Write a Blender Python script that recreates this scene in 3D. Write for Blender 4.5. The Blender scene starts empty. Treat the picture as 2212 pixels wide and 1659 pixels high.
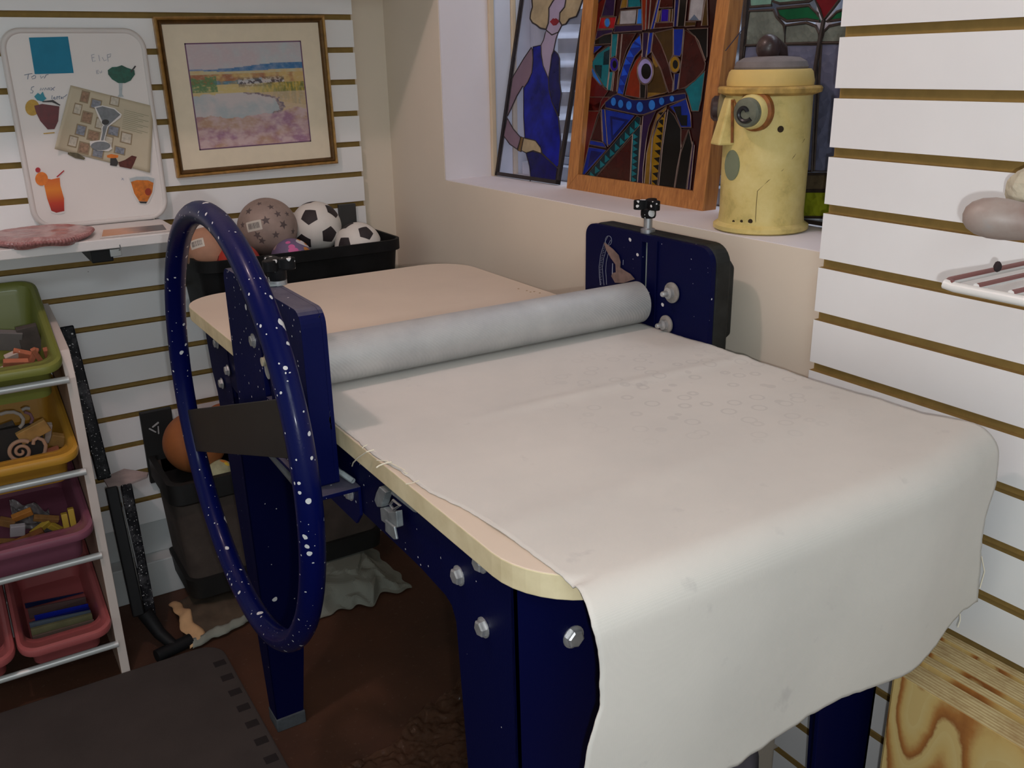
import bpy, bmesh, math, random
import numpy as np
from mathutils import Vector, Matrix, noise
random.seed(7)
SC = bpy.context.scene
COL = SC.collection
PI = math.pi

# ------------------------------------------------------------------ camera
IW, IH, FPX = 2212.0, 1659.0, 1988.46
CAM = Vector((-1.0646, -2.3125, 1.281))
YAW, PITCH, ROLL = 0.5535, 0.3338, -0.019
_f = Vector((math.sin(YAW)*math.cos(PITCH), math.cos(YAW)*math.cos(PITCH), -math.sin(PITCH)))
_r = Vector((math.cos(YAW), -math.sin(YAW), 0))
_u = _r.cross(_f)
CR = math.cos(ROLL)*_r + math.sin(ROLL)*_u
CU = -math.sin(ROLL)*_r + math.cos(ROLL)*_u
CF = _f
cd = bpy.data.cameras.new('camera'); cam = bpy.data.objects.new('camera', cd); COL.objects.link(cam)
cd.sensor_width = 36.0; cd.lens = 36.0*FPX/IW; cd.clip_start = 0.02
cam.matrix_world = Matrix(((CR.x, CU.x, -CF.x, CAM.x), (CR.y, CU.y, -CF.y, CAM.y), (CR.z, CU.z, -CF.z, CAM.z), (0, 0, 0, 1)))
SC.camera = cam
SC.view_settings.view_transform = 'Standard'
try: SC.view_settings.look = 'None'
except Exception: pass
SC.view_settings.exposure = 0.0
SC.view_settings.gamma = 1.0
SC.view_settings.use_curve_mapping = False

# ------------------------------------------------------------------ world + lights
# light levels: (colour, power)
W_COL, W_STR = (0.90, 1.0, 1.02), 0.45
KEY = ((1.0, 0.75, 0.74), 17.5)
FLASH = ((0.95, 0.98, 1.0), 14.5)
REAR = ((0.88, 1.0, 1.06), 22.0)
SKY = ((0.84, 0.90, 1.0), 15.0)
wd = bpy.data.worlds.new('world'); SC.world = wd; wd.use_nodes = True
wn = wd.node_tree.nodes; wn['Background'].inputs[0].default_value = (*W_COL, 1); wn['Background'].inputs[1].default_value = W_STR

def light(name, kind, loc, color, energy, **kw):
    l = bpy.data.lights.new(name, kind); l.energy = energy; l.color = color
    o = bpy.data.objects.new(name, l); o.location = loc; COL.objects.link(o)
    for k, v in kw.items(): setattr(l, k, v)
    return o
light('ceiling_bulb', 'POINT', (-1.24, -1.12, 2.40), *KEY, shadow_soft_size=0.035)
light('camera_flash', 'POINT', CAM + CR*0.022 - CU*0.03, *FLASH, shadow_soft_size=0.006)
light('rear_fill', 'AREA', (-1.6, -3.7, 2.45), *REAR, shape='RECTANGLE', size=1.2, size_y=.6)  # added fill from behind the camera, no such panel is known
sk = light('window_well_daylight', 'AREA', (.53, -1.05, 2.3), *SKY, shape='RECTANGLE', size=.45, size_y=1.6)

def px(u, v, x=None, y=None, z=None):
    """the point of the place seen at photo pixel (u, v) on the plane x=, y= or z="""
    d = CF + (u - IW/2)/FPX*CR - (v - IH/2)/FPX*CU
    t = (x-CAM.x)/d.x if x is not None else (y-CAM.y)/d.y if y is not None else (z-CAM.z)/d.z
    return CAM + t*d
def pxp(u, v, o, n):
    d = CF + (u - IW/2)/FPX*CR - (v - IH/2)/FPX*CU
    return CAM + d*((o-CAM).dot(n)/d.dot(n))

# ------------------------------------------------------------------ materials
def lin(c): return tuple(((x/255)/12.92 if x/255 <= .04045 else ((x/255+.055)/1.055)**2.4) for x in c)
def S(r, g, b): return lin((r, g, b))
MATS = {}
def nt(name):
    m = bpy.data.materials.new(name); m.use_nodes = True; MATS[name] = m
    return m, m.node_tree.nodes, m.node_tree.links, m.node_tree.nodes['Principled BSDF']
def coord(n): return n.new('ShaderNodeTexCoord').outputs['Object']
def noise_node(n, l, scale, detail=3, rough=.55, vec=None):
    t = n.new('ShaderNodeTexNoise'); t.inputs['Scale'].default_value = scale; t.inputs['Detail'].default_value = detail
    t.inputs['Roughness'].default_value = rough; l.new(vec if vec is not None else coord(n), t.inputs['Vector']); return t
def ramp(n, l, fac, stops):
    r = n.new('ShaderNodeValToRGB'); l.new(fac, r.inputs[0]); e = r.color_ramp.elements
    while len(e) < len(stops): e.new(.5)
    for k, (p, c) in enumerate(stops): e[k].position = p; e[k].color = (*c, 1) if len(c) == 3 else c
    return r.outputs[0]
def mixc(n, l, fac, a, b):
    m = n.new('ShaderNodeMix'); m.data_type = 'RGBA'
    for s, val in ((m.inputs[0], fac), (m.inputs[6], a), (m.inputs[7], b)):
        if isinstance(val, (int, float)): s.default_value = val
        elif isinstance(val, tuple): s.default_value = (*val, 1)
        else: l.new(val, s)
    return m.outputs[2]
def mathn(n, l, op, a, b=None):
    m = n.new('ShaderNodeMath'); m.operation = op
    for s, val in ((m.inputs[0], a), (m.inputs[1], b)):
        if val is None: continue
        if isinstance(val, (int, float)): s.default_value = val
        else: l.new(val, s)
    return m.outputs[0]
def bump(n, l, b, h, strength=.3, dist=.001):
    k = n.new('ShaderNodeBump'); k.inputs['Strength'].default_value = strength; k.inputs['Distance'].default_value = dist
    l.new(h, k.inputs['Height']); l.new(k.outputs[0], b.inputs['Normal'])
def M(name, col, rough=.6, metal=0., var=.12, vs=12, bmp=0., bs=300, spec=.5, coat=0., trans=0., sub=0.):
    if name in MATS: return MATS[name]
    m, n, l, b = nt(name)
    b.inputs['Roughness'].default_value = rough; b.inputs['Metallic'].default_value = metal
    b.inputs['Specular IOR Level'].default_value = spec; b.inputs['Coat Weight'].default_value = coat
    b.inputs['Transmission Weight'].default_value = trans
    t = noise_node(n, l, vs, 4)
    d = tuple(max(0, c*(1-var)) for c in col); u = tuple(min(1, c*(1+var)) for c in col)
    l.new(ramp(n, l, t.outputs[0], [(.3, d), (.7, u)]), b.inputs['Base Color'])
    if bmp:
        t2 = noise_node(n, l, bs, 2); bump(n, l, b, t2.outputs[0], bmp)
    return m
def speckled(name, base, rough, layers, coat=.0, dust=0., bmp=0.25, spec=.10, topdust=0.):
    """paint with dried glaze splashes: layers of (voronoi scale, max radius, share of cells)"""
    m, n, l, b = nt(name)
    b.inputs['Roughness'].default_value = rough; b.inputs['Coat Weight'].default_value = coat; b.inputs['Coat Roughness'].default_value = .12; b.inputs['Specular IOR Level'].default_value = spec
    co = coord(n); w = noise_node(n, l, 60, 2, vec=co)
    add = n.new('ShaderNodeVectorMath'); add.operation = 'MULTIPLY_ADD'; add.inputs[1].default_value = (.006,)*3
    l.new(w.outputs['Color'], add.inputs[0]); l.new(co, add.inputs[2])
    mask = None
    for sc, rad, share in layers:
        v = n.new('ShaderNodeTexVoronoi'); v.inputs['Scale'].default_value = sc; l.new(add.outputs[0], v.inputs['Vector'])
        sep = n.new('ShaderNodeSeparateColor'); l.new(v.outputs['Color'], sep.inputs[0])
        size = mathn(n, l, 'MULTIPLY', sep.outputs[0], rad)
        hit = mathn(n, l, 'LESS_THAN', v.outputs['Distance'], size)
        on = mathn(n, l, 'LESS_THAN', sep.outputs[1], share)
        k = mathn(n, l, 'MULTIPLY', hit, on)
        mask = k if mask is None else mathn(n, l, 'MAXIMUM', mask, k)
    c = base
    if topdust:
        ge = n.new('ShaderNodeNewGeometry'); sz = n.new('ShaderNodeSeparateXYZ'); l.new(ge.outputs['Normal'], sz.inputs[0])
        tt = noise_node(n, l, 18, 5, .7, co); dz = mathn(n, l, 'MULTIPLY', ramp(n, l, sz.outputs[2], [(.6, (0, 0, 0)), (.95, (1, 1, 1))]), ramp(n, l, tt.outputs[0], [(.3, (topdust*.5,)*3), (.7, (topdust,)*3)]))
        c = mixc(n, l, dz, base, S(132, 128, 134))
    if dust:
        t = noise_node(n, l, 25, 5, .7, co)
        c = mixc(n, l, ramp(n, l, t.outputs[0], [(.5, (0, 0, 0)), (.75, (dust,)*3)]), base, S(150, 150, 155))
    out = mixc(n, l, mask, c, S(205, 205, 205))
    l.new(out, b.inputs['Base Color'])
    if bmp:
        t2 = noise_node(n, l, 350, 3, vec=co); bump(n, l, b, t2.outputs[0], bmp, .0006)
    return m
def glass(name, col, opac, rough=.15, bmp=0., bs=80, var=.2, vs=30, trcol=None):
    """stained glass: tinted see-through mixed with its own coloured body and a glossy face"""
    m, n, l, b = nt(name)
    b.inputs['Roughness'].default_value = rough; b.inputs['Specular IOR Level'].default_value = .3
    t = noise_node(n, l, vs, 3)
    d = tuple(c*(1-var) for c in col); u = tuple(min(1, c*(1+var)) for c in col)
    cc = ramp(n, l, t.outputs[0], [(.35, d), (.65, u)]); l.new(cc, b.inputs['Base Color'])
    if bmp:
        v = n.new('ShaderNodeTexVoronoi'); v.inputs['Scale'].default_value = bs; l.new(coord(n), v.inputs['Vector'])
        bump(n, l, b, v.outputs['Distance'], bmp, .003)
    tr = n.new('ShaderNodeBsdfTransparent'); tr.inputs[0].default_value = (*(trcol or tuple(min(1, c**.6) for c in col)), 1)
    mx = n.new('ShaderNodeMixShader'); mx.inputs[0].default_value = opac
    l.new(tr.outputs[0], mx.inputs[1]); l.new(b.outputs[0], mx.inputs[2]); l.new(mx.outputs[0], n['Material Output'].inputs[0])
    return m

WHITE = M('white_melamine', S(240, 240, 240), .5, var=.03, vs=5, bmp=.03)
_m = MATS['white_melamine']; _n, _l = _m.node_tree.nodes, _m.node_tree.links; _b = _n['Principled BSDF']; _old = _b.inputs['Base Color'].links[0].from_socket
_v = _n.new('ShaderNodeTexVoronoi'); _v.inputs['Scale'].default_value = 26; _l.new(coord(_n), _v.inputs['Vector'])
_s = _n.new('ShaderNodeSeparateColor'); _l.new(_v.outputs['Color'], _s.inputs[0])
_h = mathn(_n, _l, 'MULTIPLY', mathn(_n, _l, 'LESS_THAN', _v.outputs['Distance'], .055), mathn(_n, _l, 'LESS_THAN', _s.outputs[0], .16))
_l.new(mixc(_n, _l, _h, _old, S(110, 108, 106)), _b.inputs['Base Color'])
MDF = M('raw_mdf', S(150, 122, 66), .9, var=.1, vs=60)
WALLB = M('beige_wall_paint', S(226, 214, 196), .85, var=.03, vs=3, bmp=.12, bs=160)
REVEAL = M('window_reveal_paint', S(228, 222, 224), .8, var=.03, vs=5, bmp=.1, bs=160)
CEIL = M('ceiling_paint', S(205, 200, 192), .9)
BLACKP = M('black_plastic', (.006, .006, .007), .6, var=.3, bmp=.05, spec=.25)
BLACKM = M('black_metal', (.005, .005, .006), .5, var=.3, spec=.3)
BLUE = speckled('blue_paint', (.0013, .0026, .036), .5, [(45, .22, .10), (160, .25, .06)])
BLUEW = speckled('blue_wheel_paint', (.0014, .0035, .055), .34, [(30, .19, .22), (55, .26, .22), (110, .32, .20), (240, .30, .12)], coat=.10)
BLUED = speckled('dusty_blue_paint', (.0016, .0035, .050), .5, [(45, .22, .16), (160, .25, .14)], topdust=.55)
KNOBM = speckled('splashed_black_plastic', (.008, .008, .009), .4, [(60, .42, .45), (150, .42, .45)])
STEEL = M('dull_steel', S(170, 172, 175), .42, .85, var=.15, vs=40, bmp=.05)
BOLTM = M('bolt_steel', S(190, 190, 190), .4, .7, var=.2, vs=60)
GREYW = M('grey_glaze_splash', S(150, 158, 160), .7, var=.15, vs=60)

# ------------------------------------------------------------------ mesh builder
def root_loc(o):
    v = Vector((0, 0, 0))
    while o is not None: v += o.location; o = o.parent
    return v
def tag(o, label=None, cat=None, group=None, kind=None):
    for k, val in (('label', label), ('category', cat), ('group', group), ('kind', kind)):
        if val: o[k] = val
    return o
def thing(name, loc, label, cat, group=None):
    o = bpy.data.objects.new(name, None); o.empty_display_size = .05; COL.objects.link(o); o.location = Vector(loc)
    return tag(o, label, cat, group)
class MB:
    def __init__(s): s.v = []; s.f = []; s.m = []
    def add(s, vs, fs, mi=0):
        k = len(s.v); s.v += [Vector(p) for p in vs]; s.f += [tuple(i+k for i in f) for f in fs]; s.m += [mi]*len(fs); return s
    def box(s, x0, x1, y0, y1, z0, z1, mi=0):
        x0, x1 = sorted((x0, x1)); y0, y1 = sorted((y0, y1)); z0, z1 = sorted((z0, z1))
        return s.add([(x, y, z) for z in (z0, z1) for y in (y0, y1) for x in (x0, x1)],
                     [(0, 2, 3, 1), (4, 5, 7, 6), (0, 1, 5, 4), (2, 6, 7, 3), (0, 4, 6, 2), (1, 3, 7, 5)], mi)
    def hexa(s, a, b, mi=0):
        """two quads a (4 pts) and b (4 pts) joined as a block"""
        return s.add(list(a)+list(b), [(3, 2, 1, 0), (4, 5, 6, 7)]+[(i, (i+1) % 4, 4+(i+1) % 4, 4+i) for i in range(4)], mi)
    def prism(s, poly, ext, mi=0, ms=None):
        n = len(poly); a = [Vector(p) for p in poly]; b = [p+Vector(ext) for p in a]
        s.add(a+b, [tuple(range(n-1, -1, -1)), tuple(range(n, 2*n))], mi)
        k = len(s.v)-2*n
        for i in range(n): s.f.append((k+i, k+(i+1) % n, k+n+(i+1) % n, k+n+i)); s.m.append(mi if ms is None else ms)
        return s
    def tube(s, pts, r, n=10, closed=False, mi=0, up=None):
        pts = [Vector(p) for p in pts]; N = len(pts); rr = r if isinstance(r, (list, tuple)) else [r]*N
        T = []
        for i in range(N):
            a = pts[(i-1) % N] if closed or i > 0 else pts[i]; b = pts[(i+1) % N] if closed or i < N-1 else pts[i]
            T.append((b-a).normalized())
        nrm = (Vector(up) if up is not None else (Vector((0, 0, 1)) if abs(T[0].z) < .9 else Vector((1, 0, 0))))
        nrm = (nrm-T[0]*nrm.dot(T[0])).normalized(); vs = []
        for i in range(N):
            nrm = (nrm-T[i]*nrm.dot(T[i])).normalized(); bi = T[i].cross(nrm)
            for k in range(n):
                a = 2*PI*k/n; vs.append(pts[i]+rr[i]*(math.cos(a)*nrm+math.sin(a)*bi))
        fs = []
        for i in range(N if closed else N-1):
            j = (i+1) % N
            for k in range(n): fs.append((i*n+k, i*n+(k+1) % n, j*n+(k+1) % n, j*n+k))
        if not closed: fs += [tuple(range(n-1, -1, -1)), tuple((N-1)*n+k for k in range(n))]
        return s.add(vs, fs, mi)
    def lathe(s, prof, o=(0, 0, 0), n=32, ax=(0, 0, 1), mi=0):
        o = Vector(o); ax = Vector(ax).normalized(); e1 = ax.orthogonal().normalized(); e2 = ax.cross(e1); vs = []; fs = []
        for r, h in prof:
            for k in range(n):
                a = 2*PI*k/n; vs.append(o+ax*h+max(r, 1e-5)*(math.cos(a)*e1+math.sin(a)*e2))
        for i in range(len(prof)-1):
            for k in range(n): fs.append((i*n+k, i*n+(k+1) % n, (i+1)*n+(k+1) % n, (i+1)*n+k))
        fs += [tuple(range(n-1, -1, -1)), tuple((len(prof)-1)*n+k for k in range(n))]
        return s.add(vs, fs, mi)
    def ball(s, c, r, nu=40, nv=24, mi=0, sc=(1, 1, 1), fn=None):
        c = Vector(c); vs = [c+Vector((0, 0, r*sc[2]))]; fs = []
        for j in range(1, nv):
            t = PI*j/nv
            for k in range(nu):
                a = 2*PI*k/nu; d = Vector((math.sin(t)*math.cos(a), math.sin(t)*math.sin(a), math.cos(t)))
                q = r*(fn(d) if fn else 1); vs.append(c+Vector((d.x*q*sc[0], d.y*q*sc[1], d.z*q*sc[2])))
        vs.append(c-Vector((0, 0, r*sc[2]))); L = len(vs)-1
        for k in range(nu): fs.append((0, 1+k, 1+(k+1) % nu)); fs.append((L, 1+(nv-2)*nu+(k+1) % nu, 1+(nv-2)*nu+k))
        for j in range(nv-2):
            for k in range(nu): fs.append((1+j*nu+k, 1+(j+1)*nu+k, 1+(j+1)*nu+(k+1) % nu, 1+j*nu+(k+1) % nu))
        return s.add(vs, fs, mi)
    def decal(s, c, r, d, poly, mi=0, lift=1.004, up=(0, 0, 1), rot=0., steps=4):
        """a 2D outline (metres) wrapped on to a ball at direction d"""
        c = Vector(c); d = Vector(d).normalized(); e1 = Vector(up).cross(d).normalized(); e2 = d.cross(e1)
        fine = []
        for (a, b), (a2, b2) in zip(poly, list(poly[1:])+[poly[0]]):
            q = max(1, int(math.hypot(a2-a, b2-b)/(r*.09))); fine += [(a+(a2-a)*i/q, b+(b2-b)*i/q) for i in range(q)]
        poly = fine; cr, sr = math.cos(rot), math.sin(rot); n = len(poly); vs = [c+d*r*lift]; fs = []
        for q in range(1, steps+1):
            for (a, b) in poly:
                a, b = (a*cr-b*sr)*q/steps, (a*sr+b*cr)*q/steps
                vs.append(c+(d*r+e1*a+e2*b).normalized()*r*lift)
        for k in range(n):
            fs.append((0, 1+k, 1+(k+1) % n))
            for q in range(steps-1):
                A = 1+q*n; B = A+n; fs.append((A+k, B+k, B+(k+1) % n, A+(k+1) % n))
        return s.add(vs, fs, mi)
    def patch(s, c, r, d, poly, mi=0, lift=1.004, up=(0, 0, 1), rot=0.):
        c = Vector(c); d = Vector(d).normalized(); e1 = Vector(up).cross(d).normalized(); e2 = d.cross(e1); cr, sr = math.cos(rot), math.sin(rot)
        return s.add([c+(d*r+e1*(a*cr-b*sr)+e2*(a*sr+b*cr)).normalized()*r*lift for a, b in poly], [tuple(range(len(poly)))], mi)
    def grid(s, fn, nu, nv, mi=0):
        vs = [fn(i/nu, j/nv) for j in range(nv+1) for i in range(nu+1)]
        return s.add(vs, [(j*(nu+1)+i, j*(nu+1)+i+1, (j+1)*(nu+1)+i+1, (j+1)*(nu+1)+i) for j in range(nv) for i in range(nu)], mi)
    def build(s, name, mat, parent=None, smooth=False, bevel=0., solid=0., angle=None, label=None):
        me = bpy.data.meshes.new(name); off = Vector((0, 0, 0)); loc = Vector((0, 0, 0))
        if parent is not None: off = root_loc(parent)
        else:
            lo = [min(p[i] for p in s.v) for i in range(3)]; hi = [max(p[i] for p in s.v) for i in range(3)]
            off = loc = Vector(((lo[0]+hi[0])/2, (lo[1]+hi[1])/2, lo[2]))
        me.from_pydata([p-off for p in s.v], [], s.f)
        for m in (mat if isinstance(mat, (list, tuple)) else [mat]): me.materials.append(m)
        for p, mi in zip(me.polygons, s.m): p.material_index = mi; p.use_smooth = bool(smooth)
        bm = bmesh.new(); bm.from_mesh(me); bmesh.ops.recalc_face_normals(bm, faces=bm.faces[:])
        if smooth:
            lim = math.radians(angle or 38)
            for e in bm.edges:
                if len(e.link_faces) == 2 and e.calc_face_angle(0) > lim: e.smooth = False
        bm.to_mesh(me); bm.free(); me.update()
        o = bpy.data.objects.new(name, me); COL.objects.link(o); o.location = loc
        if parent is not None: o.parent = parent; o.location = (0, 0, 0)
        if bevel:
            b = o.modifiers.new('bevel', 'BEVEL'); b.width = bevel; b.segments = 2; b.limit_method = 'ANGLE'; b.angle_limit = math.radians(40)
        if solid:
            k = o.modifiers.new('thick', 'SOLIDIFY'); k.thickness = solid; k.offset = 0
        if label: o['label'] = label
        return o
def struct(o): o['kind'] = 'structure'; return o
def rrect(a0, a1, b0, b1, r, n=7):
    """rounded rectangle outline in 2D; r single or four radii (a0b0, a1b0, a1b1, a0b1)"""
    rs = r if isinstance(r, (list, tuple)) else [r]*4; out = []
    for (ca, cb, st, q) in ((a0, b0, PI, rs[0]), (a1, b0, 1.5*PI, rs[1]), (a1, b1, 0, rs[2]), (a0, b1, .5*PI, rs[3])):
        sa = 1 if ca == a0 else -1; sb = 1 if cb == b0 else -1
        for k in range(n+1):
            t = st+.5*PI*k/n; out.append((ca+sa*q+q*math.cos(t), cb+sb*q+q*math.sin(t)))
    return out
def ellipse(cx, cy, rx, ry, n=20): return [(cx+rx*math.cos(2*PI*k/n), cy+ry*math.sin(2*PI*k/n)) for k in range(n)]
def hexbolt(c, ax, r=.008, h=.006, washer=True):
    b = MB(); ax = Vector(ax)
    if washer: b.lathe([(r*1.25, 0), (r*1.25, .0012)], c, 20, ax)
    b.lathe([(r, 0), (r, h*.8), (r*.8, h)], c, 6, ax); return b
def fbm(p, o=4): return noise.fractal(Vector(p), 1.0, 2.0, o)
def text_mesh(body, size, origin, ex, ey, ez, lift=.0003):
    cu = bpy.data.curves.new('t', 'FONT'); cu.body = body; cu.size = size; cu.align_x = 'CENTER'; cu.align_y = 'CENTER'
    o = bpy.data.objects.new('t', cu); COL.objects.link(o); bpy.context.view_layer.update()
    me = bpy.data.meshes.new_from_object(o.evaluated_get(bpy.context.evaluated_depsgraph_get()))
    b = MB(); b.add([Vector(origin)+Vector(ex)*v.co.x+Vector(ey)*v.co.y+Vector(ez)*lift for v in me.vertices], [tuple(p.vertices) for p in me.polygons])
    bpy.data.objects.remove(o); bpy.data.curves.remove(cu); bpy.data.meshes.remove(me); return b

# ================================================================== the setting
SP = .0762
# floor: red-brown stained concrete
m, n, l, b = nt('floor_concrete'); b.inputs['Roughness'].default_value = .62
t = noise_node(n, l, 3.5, 6, .6); c1 = ramp(n, l, t.outputs[0], [(.3, S(62, 38, 26)), (.7, S(88, 54, 36))])
t2 = noise_node(n, l, 90, 3, .6); l.new(mixc(n, l, ramp(n, l, t2.outputs[0], [(.62, (0, 0, 0)), (.72, (.35,)*3)]), c1, S(120, 100, 84)), b.inputs['Base Color'])
bump(n, l, b, t2.outputs[0], .15)
struct(MB().box(-4.2, .16, -4.6, .12, -.1, 0).build('floor', MATS['floor_concrete']))
struct(MB().box(-4.2, .3, -4.6, .12, 2.5, 2.6).build('ceiling', CEIL))
# unseen soffit box along the left wall, sized to cast the upper shadow edge
struct(MB().box(-4.2, 0, -.37, 0, 1.53, 2.5).build('trim_1', WALLB))
wl = struct(MB().box(-4.2, 0, 0, .12, 0, 2.5).build('wall_left', WALLB))
def slat_panel(name, parent, z0, fixed, a0, a1, axis, zlow, zhigh):
    """grooved board: brown core behind, white lips in front, 13 mm slots at every 3 inches"""
    mb = MB(); back, lip, front = -.0005, -.0085, -.019; g = .0065
    def bx(za, zb, d0, d1, mi):
        if axis == 'y': mb.box(a0, a1, d1, d0, za, zb, mi)
        else: mb.box(d1, d0, a0, a1, za, zb, mi)
    bx(zlow, zhigh, back, lip, 1)
    k0 = math.ceil((zlow-z0)/SP); zs = []; z = z0+k0*SP
    while z < zhigh: zs.append(z); z += SP
    edges = [zlow]+[q for z in zs for q in (z-g, z+g)]+[zhigh]
    for i in range(0, len(edges), 2):
        if edges[i+1]-edges[i] < .004: continue
        k = len(mb.v); bx(edges[i], edges[i+1], lip, front, 1)
        mb.m[-6:] = [1]*6
        for q in range(1, 7):
            f = mb.f[-q]; ctr = sum((mb.v[j] for j in f), Vector())/4
            d = ctr.y if axis == 'y' else ctr.x
            if abs(d-front) < 1e-5: mb.m[-q] = 0
    o = mb.build(name, [WHITE, MDF], parent); return struct(o)
slat_panel('slat_panel', wl, 1.3995, 0, -2.6, -.0934, 'y', .19, 1.528)
bb = MB(); bb.box(-2.6, 0, -.014, 0, .10, .19); bb.box(-2.6, 0, -.062, 0, 0, .10)
struct(bb.build('baseboard_left', M('grey_white_trim', S(196, 200, 200), .7, var=.04), bevel=.003))

# right wall with the window opening
Y0, Y1, ZS, ZT, DW = -.298, -2.05, 1.019, 1.95, .31
wr = MB(); wr.box(0, DW, Y0, .12, 0, 2.5); wr.box(0, DW, -4.6, Y1, 0, 2.5); wr.box(0, DW, Y1, Y0, 0, ZS); wr.box(0, DW, Y1, Y0, ZT, 2.5)
wr = struct(wr.build('wall_right', WALLB))
struct(slat_panel('slat_panel', wr, 1.3137, 0, -4.0, -1.4512, 'x', .10, 2.40))
rv = MB(); e = .004
rv.box(.001, DW, Y0-e, Y0+.0, ZS, ZT); rv.box(.001, DW, Y1, Y1+e, ZS, ZT); rv.box(.001, DW, Y1, Y0, ZS-.0, ZS+.0015); rv.box(.001, DW, Y1, Y0, ZT-e, ZT)
struct(rv.build('trim_2', REVEAL))
# window: outer jamb lining, sash frame, panes
WFR = M('window_vinyl', S(206, 210, 222), .45, var=.03); BEI = M('window_caulk', S(206, 186, 158), .8, var=.06)
w = MB()
w.box(.128, .142, Y0-.014, Y0-e, ZS, ZT, 1); w.box(.142, .19, Y0-.010, Y0-e, ZS, ZT, 0); w.box(.19, .203, Y0-.014, Y0-e, ZS, ZT, 1)
w.box(.203, .245, Y0-.012, Y0-e, ZS, ZT); w.box(.245, .29, Y0-.030, Y0-e, ZS, ZT)
w.box(.203, .29, Y1, Y0-.03, ZS+.0015, ZS+.034); w.box(.235, .29, Y1, Y0-.03, ZS+.034, ZS+.052); w.box(.203, .29, Y1+.004, Y1+.04, ZS, ZT); w.box(.203, .29, Y1, Y0-.03, ZT-.04, ZT-.004)
w.box(.245, .283, Y1+.04, Y0-.03, ZS+.052, ZS+.088)
w.box(.245, .283, Y0-.075, Y0-.03, ZS+.088, ZT-.04)
w.box(.245, .283, -1.215, -1.18, ZS+.088, ZT-.04)
win = struct(w.build('window_1', [WFR, BEI], bevel=.0025))
m, n, l, b = nt('window_glass'); g1 = n.new('ShaderNodeBsdfTransparent'); g1.inputs[0].default_value = (.88, .9, .93, 1)
g2 = n.new('ShaderNodeBsdfGlossy'); g2.inputs['Roughness'].default_value = .05; mx = n.new('ShaderNodeMixShader'); mx.inputs[0].default_value = .10
l.new(g1.outputs[0], mx.inputs[1]); l.new(g2.outputs[0], mx.inputs[2]); l.new(mx.outputs[0], n['Material Output'].inputs[0])
for ya, yb in ((-1.18, Y0-.075), (Y1+.04, -1.215)):
    struct(MB().box(.262, .266, ya, yb, ZS+.088, ZT-.04).build('pane', MATS['window_glass'], win))
# galvanised window well outside
GALV = M('galvanised_sheet', S(176, 180, 190), .5, .55, var=.12, vs=6)
def well(u, v):
    ang = PI*(u-.5)*1.0; y = -1.05+.85*math.sin(ang); x = .33+.42*math.cos(ang)
    z = .75+1.15*v; k = .012*math.sin(z*2*PI/.068); return Vector((x+k*math.cos(ang), y+k*math.sin(ang), z))
tag(MB().grid(well, 40, 130).build('window_well', GALV, smooth=True, solid=.0015),
    'corrugated grey metal window well seen outside behind the glass', 'window well')
struct(MB().box(.31, 1.2, -2.2, .2, .70, .76).build('ground', M('well_gravel', S(120, 120, 124), .95, var=.3, vs=40)))

# ================================================================== slab roller
X0, X1, YF, YB, ZB = -.70, -.098, -1.772, -.515, .870
MACH = thing('slab_roller', (-.40, -1.15, 0), 'blue clay slab roller table with large hand wheel and metal roller', 'slab roller')
m, n, l, b = nt('board_laminate'); b.inputs['Roughness'].default_value = .5
t = noise_node(n, l, 4, 5); l.new(ramp(n, l, t.outputs[0], [(.3, S(206, 190, 172)), (.7, S(218, 201, 182))]), b.inputs['Base Color'])
m, n, l, b = nt('board_edge'); b.inputs['Roughness'].default_value = .8
t = noise_node(n, l, 30, 5); l.new(ramp(n, l, t.outputs[0], [(.3, S(206, 190, 150)), (.7, S(226, 212, 174))]), b.inputs['Base Color'])
tb = MB(); tb.prism([(x, y, ZB-.025) for x, y in rrect(X0, X1, YF, YB, .09, 10)], (0, 0, .025), 0, 1)
tb.m[0] = 1
tb.build('tabletop', [MATS['board_laminate'], MATS['board_edge']], MACH, bevel=.0012)
sc = MB()
for (u, v) in ((1138, 628), (1146, 631), (1154, 630), (1166, 633), (1120, 624)):
    p = px(u, v, z=ZB); sc.prism([(p.x+a, p.y+c, ZB+.0001) for a, c in ellipse(0, 0, .0022, .0014, 8)], (0, 0, .0003))
sc.build('screw_mark', MDF, MACH)
# apron rails
for nm, xa, xb in (('side_rail', -.686, -.680), ('side_rail', -.124, -.118)):
    r = MB(); r.prism([(xa, y, z) for y, z in [(-1.66, .845), (-.66, .845), (-.66, .79), (-.80, .762), (-1.50, .762), (-1.56, .757), (-1.60, .74), (-1.66, .74)]], (xb-xa, 0, 0)); r.build(nm, BLUE, MACH)
MB().box(-.68, -.124, -1.66, -1.654, .765, .845).build('end_rail', BLUE, MACH)
MB().box(-.68, -.124, -.68, -.674, .765, .845).build('end_rail', BLUE, MACH)
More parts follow.
